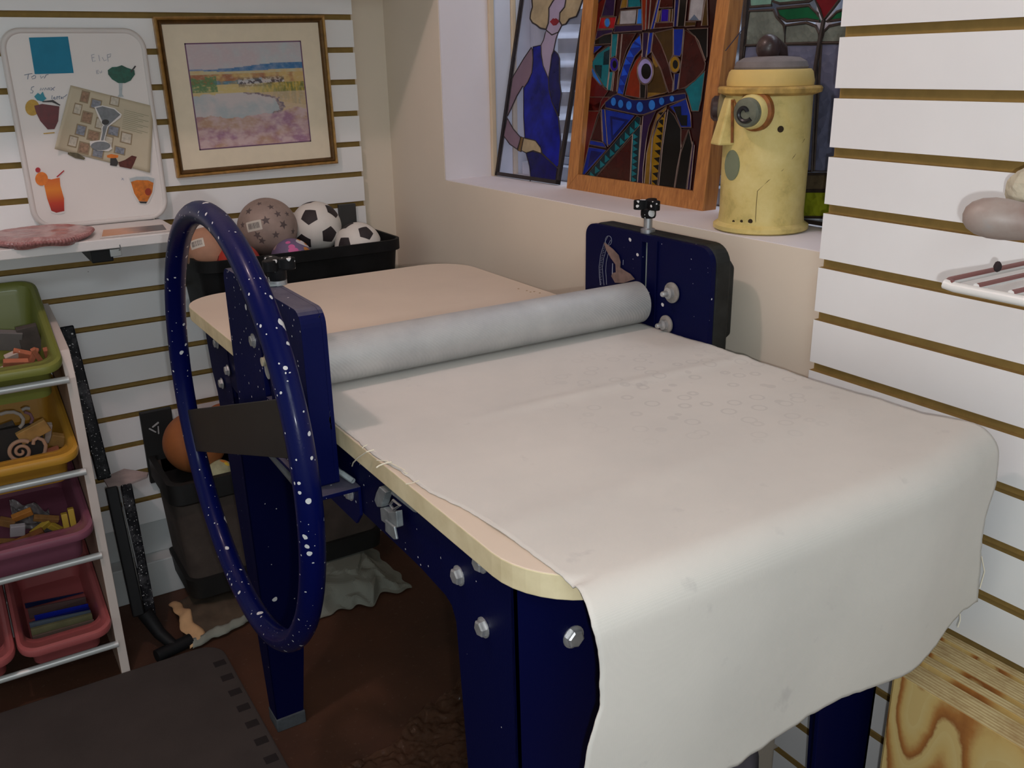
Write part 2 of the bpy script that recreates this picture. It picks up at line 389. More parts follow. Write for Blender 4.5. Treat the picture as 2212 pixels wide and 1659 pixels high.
# legs: folded-plate angle legs, tapering to a foot
def leg(sx, xc, xb, yc_t, yc_b, w_t, w_b, d_t, d_b, zg):
    """corner at (xc top .. xb bottom); sx = +1 the front plate runs to +X; side plate runs to +Y"""
    T = .006; mb = MB(); zt = .845; zf = .012
    gus = zg
    a = [(xc, yc_t, zt), (xc+sx*w_t, yc_t, zt), (xc+sx*w_t*.97, yc_t, gus), (xb+sx*w_b, yc_b, zf), (xb, yc_b, zf)]
    mb.prism(a, (0, T, 0))
    s_ = [(xc, yc_t, zt), (xc, yc_t+d_t*1.35, zt), (xc, yc_t+d_t*1.2, gus+.02), (xc, yc_t+d_t, gus-.02), (xb, yc_b+d_b, zf), (xb, yc_b, zf)]
    mb.prism(s_, (sx*T, 0, 0))
    lo = mb.build('leg', BLUE, MACH, bevel=.001)
    f = MB(); f.box(xb-sx*.002, xb+sx*(w_b+.004), yc_b-.004, yc_b+d_b+.004, 0, .030); f.build('foot', M('grey_foot_pad', S(70, 74, 78), .8, var=.25, vs=60), lo, bevel=.002)
    return lo
L1 = leg(1, -.690, -.682, -1.70, -1.70, .125, .085, .112, .075, .762)
L2 = leg(-1, -.128, -.134, -1.70, -1.70, .128, .09, .112, .075, .762)
L3 = leg(1, -.688, -.668, -.785, -.735, .135, .055, .105, .045, .745)
L4 = leg(-1, -.112, -.132, -.785, -.735, .135, .055, .105, .045, .745)
for (u, v) in ((992, 1243), (1045, 1355), (1040, 1215)):
    hexbolt(px(u, v, x=-.690), (-1, 0, 0), .0085, .007).build('bolt', BOLTM, L1)
hexbolt(px(1238, 1375, y=-1.70), (0, -1, 0), .0095, .007).build('bolt', BOLTM, L1)
for (u, v) in ((469, 741), (493, 800), (480, 828)):
    hexbolt(px(u, v, x=-.690), (-1, 0, 0), .008, .006).build('bolt', BOLTM, L3)

# --- left end housing (folded channel) with slot, knob
YP0, YP1, ZP0, ZP1, YR = -1.325, -1.010, .800, 1.020, -1.168
H = MB()
ol = rrect(YP0, YP1, ZP0, ZP1, [.004, .004, .018, .020], 6)
H.prism([(-.7105, y, z) for y, z in ol], (.0055, 0, 0))
def half(ya, yb, za, zb, r, xa=-.7355, xb=-.7105): H.prism([(xa, y, z) for y, z in rrect(ya, yb, za, zb, r, 6)], (xb-xa, 0, 0))
half(YP0, YR-.013, ZP0, ZP1, [.004, .001, .001, .020]); half(YR+.013, YP1, ZP0, ZP1, [.001, .004, .018, .001])
half(YR-.013, YR+.013, .995, ZP1, .0005); half(YR-.013, YR+.013, ZP0, .868, .0005)
HL = H.build('end_housing', BLUED, MACH, bevel=.0012)
lip = MB(); lip.prism([(-.7355, y, z) for y, z in [(YP0-.0008, .86), (YP0-.0008, .89), (YP0+.004, .893), (YP0+.004, .858)]], (.03, 0, 0))
c = MB(); c.lathe([(.010, 0), (.010, .012), (.006, .013), (.006, .018)], (-.722, YR, .921), 20, (-1, 0, 0)); c.build('shaft_end', M('brass_bush', S(205, 196, 170), .5, .3), HL, smooth=True)
hexbolt(px(548, 736, x=-.7355), (-1, 0, 0), .008, .005).build('bolt', BOLTM, HL)
# chipped paint on the front edge
for (z, y, r) in ((1.004, YP0+.003, .010), (.884, YP0, .006), (.876, YP0, .005), (.892, YP0, .004)):
    MB().prism([(-.709-abs(a), y-.0006, z+c_) for a, c_ in ellipse(0, 0, r*.5, r, 10)], (0, .0004, 0)).build('paint_chip', GREYW, HL)
gsp = MB(); gsp.ball((-.712, YR, 1.021), .012, 14, 8, sc=(1.3, 1, .25), fn=lambda d: 1+.25*fbm(d*3)); gsp.build('glaze_splash', GREYW, HL, smooth=True)
def star_knob(x, y, z0, parent, zk, rot):
    st = MB(); st.lathe([(.012, z0), (.012, z0+.006), (.007, z0+.008), (.007, zk)], (x, y, 0), 20); st.build('threaded_rod', STEEL, parent, smooth=True)
    k = MB(); k.lathe([(.011, zk-.004), (.0125, zk), (.0125, zk+.010), (.010, zk+.013)], (x, y, 0), 20)
    pts = []
    for q in range(60):
        a = 2*PI*q/60; r = .0165+.0080*math.cos(3*(a-rot)); pts.append((x+r*math.cos(a), y+r*math.sin(a), zk+.010))
    k.prism(pts, (0, 0, .015)); return k.build('star_knob', KNOBM, parent, smooth=True, bevel=.002)
star_knob(-.708, YR, ZP1, HL, 1.029, math.radians(-22))
# bracket under the housing; grey rod imitates the highlight on the plate edge
B = MB(); B.box(-.742, -.690, -1.346, -1.02, .793, .7985); B.prism([(-.6905, y, z) for y, z in [(-1.346, .7985), (-1.02, .7985), (-1.02, .74), (-1.33, .742), (-1.346, .76)]], (.004, 0, 0))
BR = B.build('mounting_bracket', BLUED, MACH, bevel=.001)
hexbolt(px(757, 1065, x=-.6905), (-1, 0, 0), .008, .006).build('bolt', BOLTM, BR)
MB().tube([px(583, 970, x=-.725), px(640, 1036, x=-.725)], .0085, 14).build('highlight_rod', M('highlight_grey', S(120, 122, 126), .5, .4), MACH, smooth=True)
bt = MB()
for i in range(5):
    t = i/4; bt.tube([(-.699, -1.30-.02*t, .806+.003*t), (-.692, -1.335, .803)], .0035, 8)
bt.build('pale_glaze_run', GREYW, BR, smooth=True)

# --- roller
rl = MB(); rl.lathe([(.030, 0), (.034, .001), (.034, .593), (.030, .594)], (-.704, YR, .9085), 72, (1, 0, 0)); rl.lathe([(.012, -.03), (.012, .635)], (-.704, YR, .9085), 20, (1, 0, 0))
m, n, l, b = nt('roller_canvas_metal'); b.inputs['Metallic'].default_value = .25; b.inputs['Roughness'].default_value = .45
t = noise_node(n, l, 14, 5, .65); l.new(ramp(n, l, t.outputs[0], [(.3, S(172, 172, 172)), (.7, S(192, 192, 190))]), b.inputs['Base Color'])
wv = n.new('ShaderNodeTexWave'); wv.inputs['Scale'].default_value = 110; wv.bands_direction = 'DIAGONAL'; l.new(coord(n), wv.inputs['Vector']); bump(n, l, b, wv.outputs['Fac'], .35, .0006)
rl.build('roller', MATS['roller_canvas_metal'], MACH, smooth=True)

# --- right end housing
HR_ = MB(); xr = -.100
def sh(ya, yb, za, zb, r, x0, x1): HR_.prism([(x0, y, z) for y, z in rrect(ya, yb, za, zb, r, 7)], (x1-x0, 0, 0))
sh(-1.322, YR-.007, .795, 1.018, [.004, .001, .001, .026], xr, -.090); sh(YR+.007, -1.008, .795, 1.018, [.001, .004, .022, .001], xr, -.090)
sh(YR-.007, YR+.007, 1.006, 1.018, .0005, xr, -.090); sh(YR-.007, YR+.007, .795, .930, .0005, xr, -.090)
HR_.box(xr-.003, xr, YR-.034, YR-.031, .80, 1.012)
RH = HR_.build('end_housing', BLUE, MACH, bevel=.0025)
DBC = M('dusty_black_cover', (.016, .017, .016), .6, var=.6, vs=30, spec=.3)
bd = MB(); bd.prism([(-.089, y, z) for y, z in rrect(-1.322, -1.012, .80, 1.020, [.008, .004, .026, .032], 7)], (.030, 0, 0)); bd.build('housing_body', DBC, RH, bevel=.003)
cv = MB(); cv.prism([(-.058, y, z) for y, z in [(-1.304, .872), (-1.288, .855), (-1.03, .855), (-1.03, .990), (-1.294, .990), (-1.304, .980)]], (.026, 0, 0))
cv.build('outer_cover', DBC, RH, bevel=.004)
MB().box(-.0905, -.0885, YR-.007, YR+.007, .930, 1.006).build('slot_back', M('pale_slot', S(150, 165, 160), .6), RH)
star_knob(-.083, -1.155, 1.018, RH, 1.046, math.radians(150))
for (u, v, r) in ((1452, 632, .0165), (1440, 700, .0145)):
    p = px(u, v, x=xr-.002); k = MB(); k.lathe([(r, 0), (r, .0025), (r*.82, .0035)], p, 28, (-1, 0, 0)); bo = k.build('washer', M('dusty_washer', S(150, 145, 140), .7, .3, var=.25, vs=80), RH, smooth=True)
    k = MB(); k.lathe([(r*.55, .003), (r*.55, .010), (r*.3, .011), (r*.28, .020), (r*.2, .022)], p, 24, (-1, 0, 0)); k.build('nut', BOLTM, bo, smooth=True)
# thickness gauge: printed arcs, ticks, pointer
DIAL = M('printed_scale', S(150, 158, 175), .6); GX = xr-.0006
def gp(u, v, lift=0.): return px(1200+u/4.366, 420+v/4.366, x=GX-lift)
sca = MB()
for pts in ([(495, 395), (455, 470), (425, 570), (411, 680), (414, 780), (425, 855)], [(520, 430), (480, 510), (455, 600), (442, 690), (448, 780), (458, 855)], [(500, 545), (478, 640), (474, 720), (482, 850)]):
    q = [gp(*p) for p in pts]; sca.tube(q, .00035, 5)
for i in range(24):
    t = i/23; a = (455-42*math.sin(PI*.5*min(1, t*1.4))+8*max(0, t-.7), 480+370*t)
    sca.tube([gp(a[0]+2, a[1]), gp(a[0]+22-(6 if i % 2 else 0), a[1]+2)], .0003, 4)
sca.tube([gp(470+30*math.cos(2*PI*k/14)+30, 435+45*math.sin(2*PI*k/14)) for k in range(14)], .00035, 5, closed=True)
sca.build('gauge_scale', DIAL, RH)
for q in ([(535, 650), (540, 650), (538, 770), (531, 770)], [(636, 618), (640, 618), (638, 665), (634, 665)]):
    MB().prism([gp(*p) for p in q], (.0003, 0, 0)).build('gauge_numeral', DIAL, RH)
pt = MB(); pt.prism([gp(*p, .003) for p in [(455, 455), (480, 470), (540, 520), (590, 575), (608, 640), (605, 690), (640, 715), (700, 750), (742, 800), (640, 835), (560, 832), (525, 770), (540, 740), (568, 735), (565, 660), (520, 600), (478, 525)]], (.0016, 0, 0))
pt.build('gauge_pointer', M('rusty_pointer', S(124, 104, 98), .7, .2, var=.25, vs=80), RH)

# --- hand wheel
WX, WY, WZ, WR = -.785, -1.163, .835, .2815
HW = MB(); HW.tube([(WX, WY+WR*math.cos(2*PI*k/96), WZ+WR*math.sin(2*PI*k/96)) for k in range(96)], .0148, 18, closed=True, up=(1, 0, 0))
HWo = HW.build('hand_wheel', BLUEW, MACH, smooth=True)
a = px(413, 925, x=WX); bq = px(640, 918, x=WX); d = (bq-a).normalized(); wv_ = Vector((0, -d.z, d.y))
ctr = Vector((WX, WY, WZ)); ra = ctr-d*(WR-.008); rb = ctr+d*(WR-.008)
sp = MB()
sp.hexa([ra+wv_*.033-Vector((.003, 0, 0)), rb+wv_*.033-Vector((.003, 0, 0)), rb-wv_*.033-Vector((.003, 0, 0)), ra-wv_*.033-Vector((.003, 0, 0))],
        [ra+wv_*.033+Vector((.003, 0, 0)), rb+wv_*.033+Vector((.003, 0, 0)), rb-wv_*.033+Vector((.003, 0, 0)), ra-wv_*.033+Vector((.003, 0, 0))])
sp.build('spoke', M('dark_brown_steel', S(32, 28, 25), .5, .2, var=.25, vs=25), HWo, bevel=.0008)
hb = MB(); hb.lathe([(.018, 0), (.018, .04)], (WX+.003, WY, WZ), 24, (1, 0, 0)); hb.build('hub', BLACKM, HWo, smooth=True)

# --- draw latch on the left rail
LX = -.6895
def lp(u, v, dx=0.): return px(640+u/5.53, 920+v/5.53, x=LX-dx)
la = MB(); la.prism([lp(*p, .002) for p in [(1085, 700), (1165, 770), (1130, 860), (1110, 945), (1060, 945), (1025, 860), (1050, 770)]], (-.010, 0, 0))
lat = la.build('latch', M('zinc_latch', S(150, 156, 158), .45, .6, var=.25, vs=70), MACH, bevel=.001)
k = MB(); k.prism([lp(*p, .004) for p in [(1075, 960), (1120, 960), (1180, 1010), (1270, 1000), (1285, 1190), (1215, 1215), (1200, 1190), (1090, 1110)]], (-.008, 0, 0)); k.build('lever', MATS['zinc_latch'], lat, bevel=.001)
k = MB(); k.prism([lp(*p, .012) for p in [(1085, 1110), (1195, 1200), (1225, 1350), (1190, 1350), (1090, 1250)]], (-.003, 0, 0)); k.build('lever_tip', MATS['zinc_latch'], lat, bevel=.001)
k = MB(); k.tube([lp(*p, .014) for p in [(1125, 940), (1160, 890), (1240, 950), (1165, 1000)]], .0017, 8, closed=True); k.build('wire_loop', STEEL, lat, smooth=True)
k = MB(); k.prism([lp(*p, .006) for p in [(1165, 770), (1190, 775), (1480, 1015), (1460, 1030), (1430, 1020), (1150, 800)]], (-.003, 0, 0)); k.build('strike_plate', MATS['zinc_latch'], lat, bevel=.0008)

# ================================================================== canvas cloth
def lerp(tab, s):
    if s <= tab[0][0]: return tab[0][1]
    for (a, fa), (b_, fb) in zip(tab, tab[1:]):
        if s <= b_: return fa+(fb-fa)*(s-a)/(b_-a)
    return tab[-1][1]
def sm(t): t = max(0, min(1, t)); return t*t*(3-2*t)
CY0, CB, CRD, CZ = -1.150, -1.768, .036, .8714
L_flat = CY0-CB; L_arc = CRD*PI*.5; L_drop = .207
LT = L_flat+L_arc+L_drop
left_tab = [(0, -.696), (.17, -.697), (.28, -.699), (.38, -.691), (.46, -.679), (.53, -.674), (.62, -.672), (.66, -.677), (.70, -.671), (.74, -.668), (.775, -.682), (.82, -.688), (.89, -.680)]
right_tab = [(0, -.107), (.18, -.101), (.38, -.102), (.54, -.094), (.59, -.070), (.62, -.060), (.68, -.052), (.72, -.058), (.78, -.052), (.83, -.045), (.89, -.036)]
def out_board(x, y):
    cx, cy, hx, hy, r = (X0+X1)/2, (YF+YB)/2, (X1-X0)/2, (YB-YF)/2, .09
    qx = abs(x-cx)-hx+r; qy = abs(y-cy)-hy+r
    return math.hypot(max(qx, 0), max(qy, 0))+min(max(qx, qy), 0)-r
def cloth(u, v):
    s = v*LT; fray = .0014*noise.noise(Vector((s*90, u*3, 1)))+.003*noise.noise(Vector((s*14, u*2, 5)))
    xl = lerp(left_tab, s)+(fray if u < .5 else 0); xr_ = lerp(right_tab, s)+(fray if u > .5 else 0)
    x = xl+(xr_-xl)*u
    hem = (.012*noise.noise(Vector((x*7, 3, 0)))+.003*noise.noise(Vector((x*60, 3, 0))))*sm((v-.8)/.2)
    s = s+hem
    off = .036*sm((x+.24)/.20)
    L_fx = L_flat-off; CBx = CB+off
    wob = .0010*noise.noise(Vector((x*9, s*7, 2)))
    if s < L_fx:
        y, z = CY0-s, CZ
        z += .0028*math.exp(-((y+1.395+.03*(x+.4))/.013)**2)*sm((x+.62)/.2)+.0012*math.exp(-((y+1.62-.05*x)/.02)**2)
        z += max(0, wob)
        d = out_board(x, y)
        if d > .004 and x < -.3: z -= .4*(d-.004)
    elif s < L_fx+L_arc:
        a = (s-L_fx)/CRD; y = CBx-CRD*math.sin(a); z = CZ-CRD+CRD*math.cos(a)
    else:
        q = (s-L_fx-L_arc)*(1-.80*off/L_drop*sm((v-.7)/.3)); y = CBx-CRD+.006*sm(q/.2)+.010*noise.noise(Vector((x*6, q*3, 8)))*sm(q/.12); z = CZ-CRD-q
    return Vector((x, y, z))
m, n, l, b = nt('canvas_fabric'); b.inputs['Roughness'].default_value = .92; b.inputs['Sheen Weight'].default_value = .15
co = coord(n); t = noise_node(n, l, 5, 5, .6, co); c1 = ramp(n, l, t.outputs[0], [(.3, S(197, 193, 186)), (.7, S(208, 203, 195))])
t2 = noise_node(n, l, 26, 4, .6, co); c2 = mixc(n, l, ramp(n, l, t2.outputs[0], [(.66, (0, 0, 0)), (.78, (.3,)*3)]), c1, S(150, 146, 146))
v_ = n.new('ShaderNodeTexVoronoi'); v_.inputs['Scale'].default_value = 34; l.new(co, v_.inputs['Vector'])
rg_ = mathn(n, l, 'LESS_THAN', mathn(n, l, 'ABSOLUTE', mathn(n, l, 'SUBTRACT', v_.outputs['Distance'], .30)), .05)
vd = n.new('ShaderNodeVectorMath'); vd.operation = 'DISTANCE'; l.new(co, vd.inputs[0]); vd.inputs[1].default_value = (.12, .02, .24)
near = ramp(n, l, vd.outputs['Value'], [(.10, (.16,)*3), (.24, (0, 0, 0))])
c2 = mixc(n, l, mathn(n, l, 'MULTIPLY', rg_, near), c2, S(120, 116, 118))
l.new(c2, b.inputs['Base Color'])
w1 = n.new('ShaderNodeTexWave'); w1.inputs['Scale'].default_value = 300; l.new(co, w1.inputs['Vector'])
w2 = n.new('ShaderNodeTexWave'); w2.bands_direction = 'Y'; w2.inputs['Scale'].default_value = 300; l.new(co, w2.inputs['Vector'])
bump(n, l, b, mathn(n, l, 'ADD', w1.outputs['Fac'], w2.outputs['Fac']), .15, .0006)
CLO = MB().grid(cloth, 110, 190).build('canvas_cloth', MATS['canvas_fabric'], smooth=True, solid=.0012, angle=179)
tag(CLO, 'cream canvas cloth spread over the slab roller table and hanging at its front', 'cloth')
THR = M('cotton_thread', S(226, 218, 196), .9, var=.05)
def tp(u, v, z): return px(640+u/5.53, 920+v/5.53, z=z)
ths = [([(930, 285, .8755), (840, 310, .874), (740, 380, .862), (680, 440, .846), (668, 480, .835)], .0008), ([(1140, 430, .8765), (1050, 450, .874), (990, 475, .8722), (955, 500, .871)], .0009), ([(1300, 530, .8765), (1180, 470, .875), (1080, 420, .8745), (960, 410, .872)], .0006), ([(1470, 650, .8765), (1390, 680, .873), (1310, 695, .870)], .0006), ([(850, 225, .8755), (800, 250, .8735), (790, 270, .872)], .0006), ([(1280, 545, .8755), (1300, 560, .8735), (1335, 565, .873), (1300, 578, .872)], .0006)]
for pts, r in ths: MB().tube([tp(*p) for p in pts], r, 6).build('loose_thread', THR, CLO, smooth=True)
for u0, v0, offs in ((0.0, .93, [(0, -.0015, 0), (-.008, -.003, -.006), (-.013, -.003, -.016)]), (1.0, .90, [(0, -.001, 0), (.007, -.004, -.022), (.003, -.004, -.044)]), (.93, 1.0, [(0, -.001, .001), (.001, -.002, -.008), (-.004, -.003, -.016)])):
    p0 = cloth(u0, v0); MB().tube([p0+Vector(o_) for o_ in offs], .0007, 6).build('loose_thread', THR, CLO, smooth=True)

# ================================================================== things on the left wall
def wq(u, v, y=-.0455): return px(u, v, y=y)
def wpoly(pts, y, f=None): return [px(*(f(*p) if f else p), y=y) for p in pts]
f7 = lambda a, c: (30+a/3.771, 60+c/3.771)
# shelf
SHW = M('white_shelf', S(226, 222, 220), .5, var=.03)
SH = thing('wall_shelf', (-1.0, -.13, .934), 'narrow white wall shelf below the magnet board holding a plate and a postcard', 'shelf')
MB().box(-1.55, -.618, -.255, -.019, .934, .955).build('shelf_board', SHW, SH, bevel=.002)
a = px(195, 541, y=-.235); c = px(246, 562, y=-.235)
MB().box(a.x, c.x, -.235, -.019, c.z-.002, .934).build('bracket', BLACKM, SH, bevel=.002)
MB().box(c.x-.006, c.x+.016, -.243, -.233, .915, .931).build('clip', M('bright_zinc', S(200, 205, 205), .35, .7), SH, bevel=.001)
MB().tube([(c.x+.012, -.245, .928), (c.x+.013, -.262, .932), (c.x+.012, -.262, .942)], .0012, 8).build('clip_screw', STEEL, SH, smooth=True)

# magnet board
WBM = M('white_board_enamel', S(232, 226, 222), .35, var=.03, vs=4); RIM = M('white_board_rim', S(218, 212, 208), .5, var=.03)
bx0, bx1, bz0, bz1 = -.886, -.597, .9555, 1.372
WBO = thing('whiteboard', ((bx0+bx1)/2, -.035, bz0), 'white rounded magnet board with marker notes standing on the wall shelf', 'whiteboard')
MB().prism([(x, -.042, z) for x, z in rrect(bx0, bx1, bz0, bz1, .042, 9)], (0, .021, 0)).build('board', WBM, WBO, bevel=.006)
rim = MB(); o_ = rrect(bx0, bx1, bz0, bz1, .042, 9)
rim.tube([(x, -.040, z) for x, z in rrect(bx0+.006, bx1-.006, bz0+.006, bz1-.006, .038, 9)], .0058, 10, closed=True); rim.build('rim', RIM, WBO, smooth=True)
INK = M('marker_ink', S(110, 124, 150), .6); INKF = M('faded_marker_ink', S(168, 172, 186), .6)
strokes = {'marker_writing': (INK, [[(85, 385), (150, 372)], [(118, 378), (112, 420)], [(165, 390), (145, 400), (150, 418), (175, 410), (178, 392), (160, 388)], [(215, 390), (222, 412), (240, 395), (248, 412), (262, 385), (282, 380)],
    [(165, 478), (145, 485), (140, 505), (158, 515), (150, 532), (132, 530)], [(215, 510), (220, 490), (232, 508), (240, 490), (250, 508), (258, 488), (270, 505)], [(280, 490), (275, 505), (292, 505), (292, 490), (280, 490)], [(300, 485), (328, 510)], [(335, 482), (300, 510)],
    [(312, 550), (308, 580), (318, 582)], [(325, 575), (338, 570), (332, 562), (322, 572), (330, 583), (345, 578)], [(352, 555), (350, 580), (358, 582)], [(345, 565), (362, 563)], [(370, 553), (368, 580), (376, 580)], [(362, 563), (380, 560)], [(384, 575), (395, 570), (390, 562), (382, 572), (390, 580)], [(400, 580), (402, 562), (412, 562), (432, 543)]]),
 'faded_writing': (INKF, [[(655, 215), (632, 222), (640, 275), (665, 268)], [(635, 245), (655, 240)], [(690, 222), (700, 272)], [(720, 240), (735, 270), (755, 262)], [(760, 220), (768, 275)], [(760, 220), (790, 212), (785, 238), (765, 242)], [(690, 345), (672, 350), (675, 375), (692, 372)], [(675, 362), (688, 358)], [(700, 355), (703, 370), (715, 365), (715, 350)], [(878, 1222), (895, 1242)], [(892, 1225), (876, 1240)]])}
for nm, (mt, sts) in strokes.items():
    k = MB()
    for st in sts: k.tube([wq(*f7(*p), -.0424) for p in st], .0006, 5)
    k.build(nm, mt, WBO)
cb = wq(*f7(1108, 1553), -.0428)
k = MB(); k.prism(wpoly([(1058, 1541), (1155, 1539), (1157, 1563), (1060, 1567)], -.0422, f7), (0, .0003, 0)); bad = k.build('maker_badge', M('badge_black', S(34, 32, 34), .5), WBO)
ex = (wq(*f7(1155, 1551))-wq(*f7(1060, 1554))).normalized()
text_mesh('BOONE', .0072, cb, ex, Vector((0, 0, 1)), Vector((0, -1, 0)), .0002).build('badge_lettering', M('badge_white', S(210, 205, 200), .5), bad)

YM = -.0426
def flat(poly, y=YM, t=.0012, f=f7): return MB().prism([p+Vector((0, -t, 0)) for p in wpoly(poly, y, f)], (0, t, 0))
NOTE = M('teal_note_paper', S(34, 128, 160), .8, var=.08, vs=30)
pn = flat([(122, 80), (440, 72), (487, 368), (170, 378)], t=.0008).build('sticky_note', NOTE); tag(pn, 'square teal sticky note at the top left of the white magnet board', 'note')
def magnet(name, label, parts):
    allp = [p for _, polys, _, _ in parts for q in polys for p in q]
    c0 = wq(*f7(sum(p[0] for p in allp)/len(allp), max(p[1] for p in allp)), YM)
    t = thing(name, c0, label, 'magnet', 'drink magnets on the whiteboard')
    for nm, polys, mt, lev in parts:
        for q in polys: MB().prism([p+Vector((0, -.0010-.0005*lev, 0)) for p in wpoly(q, YM, f7)], (0, .0010+.0005*lev-.0001, 0)).build(nm, mt, t)
    return t
m, n, l, b = nt('sunrise_drink'); b.inputs['Roughness'].default_value = .4
gr = n.new('ShaderNodeSeparateXYZ'); l.new(coord(n), gr.inputs[0])
mr = n.new('ShaderNodeMapRange'); mr.inputs[1].default_value = .0; mr.inputs[2].default_value = .075; l.new(gr.outputs[2], mr.inputs[0])
l.new(ramp(n, l, mr.outputs[0], [(.02, S(150, 16, 12)), (.3, S(190, 50, 10)), (.7, S(226, 130, 20)), (1, S(214, 100, 20))]), b.inputs['Base Color'])
MW = M('magnet_white_edge', S(226, 222, 218), .5); RED = M('cherry_red', S(176, 20, 34), .4); ORG = M('orange_slice', S(226, 122, 30), .5, var=.15, vs=90)
LEM = M('lemon_slice', S(190, 150, 50), .5, var=.15, vs=90); GRN = M('green_slush', S(12, 84, 66), .4, var=.35, vs=120); CLR = M('pale_glass_print', S(176, 186, 190), .3, var=.1, vs=90)
DRED = M('dark_red_drink', S(96, 14, 20), .4, var=.25, vs=80); TEALP = M('teal_umbrella', S(40, 140, 160), .5); AMB = M('amber_drink', S(196, 110, 28), .4, var=.35, vs=110); GRY = M('grey_print', S(120, 124, 128), .5, var=.15, vs=100); DGR = M('dark_print', S(50, 46, 46), .5)
magnet('drink_magnet', 'tall orange and red drink magnet at lower left of the white board', [
    ('backing', [[(168, 1190), (240, 1165), (300, 1215), (370, 1208), (385, 1290), (418, 1390), (420, 1505), (360, 1520), (300, 1505), (262, 1400), (240, 1290), (190, 1270)]], MW, 0),
    ('drink', [[(245, 1225), (305, 1235), (372, 1220), (378, 1285), (408, 1390), (410, 1492), (345, 1506), (305, 1490), (270, 1390), (248, 1290)]], MATS['sunrise_drink'], 1),
    ('orange_slice', [ellipse(225, 1230, 52, 56, 18)], ORG, 2), ('cherry', [ellipse(195, 1158, 21, 21, 12)], RED, 3), ('straw', [[(345, 1213), (405, 1160), (410, 1166), (354, 1218)]], RED, 2)])
magnet('drink_magnet', 'short amber drink glass magnet at lower right of the white board', [
    ('backing', [[(932, 1215), (1000, 1203), (1090, 1203), (1152, 1220), (1140, 1330), (1100, 1425), (1060, 1442), (1010, 1430), (965, 1350)]], MW, 0),
    ('glass_rim', [[(940, 1228), (1000, 1212), (1090, 1212), (1144, 1228), (1138, 1262), (950, 1262)]], CLR, 1),
    ('drink', [[(952, 1255), (1000, 1240), (1090, 1242), (1136, 1262), (1125, 1340), (1085, 1415), (1020, 1412), (980, 1350)]], AMB, 2), ('cherry', [ellipse(1092, 1335, 26, 30, 14)], M('brown_red', S(150, 50, 20), .4), 3), ('glass_base', [[(1015, 1414), (1085, 1416), (1075, 1430), (1030, 1428)]], DGR, 3)])
magnet('drink_magnet', 'wide green frozen drink magnet at upper right of the white board', [
    ('drink', [[(765, 345), (800, 320), (840, 318), (878, 305), (920, 325), (980, 345), (985, 380), (950, 430), (905, 450), (850, 450), (800, 420), (768, 380)]], GRN, 1),
    ('stem', [[(855, 448), (885, 448), (880, 540), (895, 562), (845, 562), (858, 540)]], CLR, 0), ('straw', [[(945, 360), (985, 308), (995, 314), (955, 366)]], DGR, 2)])
magnet('drink_magnet', 'dark red cocktail magnet with lemon slice at left of the white board', [
    ('drink', [[(165, 635), (230, 620), (370, 640), (360, 760), (330, 825), (275, 828), (215, 760), (180, 690)]], DRED, 1),
    ('lemon_slice', [ellipse(150, 650, 58, 66, 18)], LEM, 0), ('umbrella', [[(165, 560), (195, 530), (215, 545), (235, 520), (250, 560), (265, 575), (235, 600), (190, 590)]], TEALP, 2), ('toothpick', [[(230, 598), (318, 588), (378, 628), (372, 634), (310, 606), (232, 606)]], DGR, 2), ('glass_base', [[(240, 858), (330, 850), (332, 858), (242, 866)]], LEM, 1)])
# printed gallery flyer, curling at its left edge
FL = thing('flyer', wq(*f7(700, 1000), YM), 'printed flyer of framed pictures held on the white board by a martini magnet', 'flyer')
q = [(462, 468), (1140, 640), (1105, 1180), (325, 985)]
def fly(u, v, lift=0.):
    a0 = q[0][0]+(q[1][0]-q[0][0])*u, q[0][1]+(q[1][1]-q[0][1])*u; a1 = q[3][0]+(q[2][0]-q[3][0])*u, q[3][1]+(q[2][1]-q[3][1])*u
    p = wq(*f7(a0[0]+(a1[0]-a0[0])*v, a0[1]+(a1[1]-a0[1])*v), YM-.0012)
    p.y -= .012*(max(0, .22-u)/.22)**2*v+.004*(max(0, u-.8)/.2)**2*v+lift; return p
MB().grid(lambda u, v: fly(u, v), 24, 16).build('sheet', M('flyer_paper', S(196, 184, 158), .55, var=.06, vs=10), FL, smooth=True, solid=.0004)
FR = M('print_frame', S(150, 132, 104), .6); PICS = [M('print_pale', S(196, 188, 172), .6, var=.2, vs=200), M('print_grey', S(130, 134, 144), .6, var=.4, vs=200), M('print_brown', S(150, 120, 96), .6, var=.4, vs=200)]
inv = lambda cu, cv: ((cu-325-(137)*(1-(cv-468)/517))/700, 0)
k = MB()
def cell(cx, cy, w_, h_, mi):
    # flyer coordinates from crop position: solve u, v by two refinements
    u = .5; v = .5
    for _ in range(12):
        lx = q[0][0]+(q[3][0]-q[0][0])*v; rx = q[1][0]+(q[2][0]-q[1][0])*v; u = (cx-lx)/(rx-lx)
        ty = q[0][1]+(q[1][1]-q[0][1])*u; by = q[3][1]+(q[2][1]-q[3][1])*u; v = (cy-ty)/(by-ty)
    du, dv = w_/1400, h_/1040
    for sc_, lift, m_ in ((1, .0006, 0), (.78, .0010, mi)):
        k.add([fly(u-du*sc_, v-dv*sc_, lift), fly(u+du*sc_, v-dv*sc_, lift), fly(u+du*sc_, v+dv*sc_, lift), fly(u-du*sc_, v+dv*sc_, lift)], [(0, 1, 2, 3)], m_)
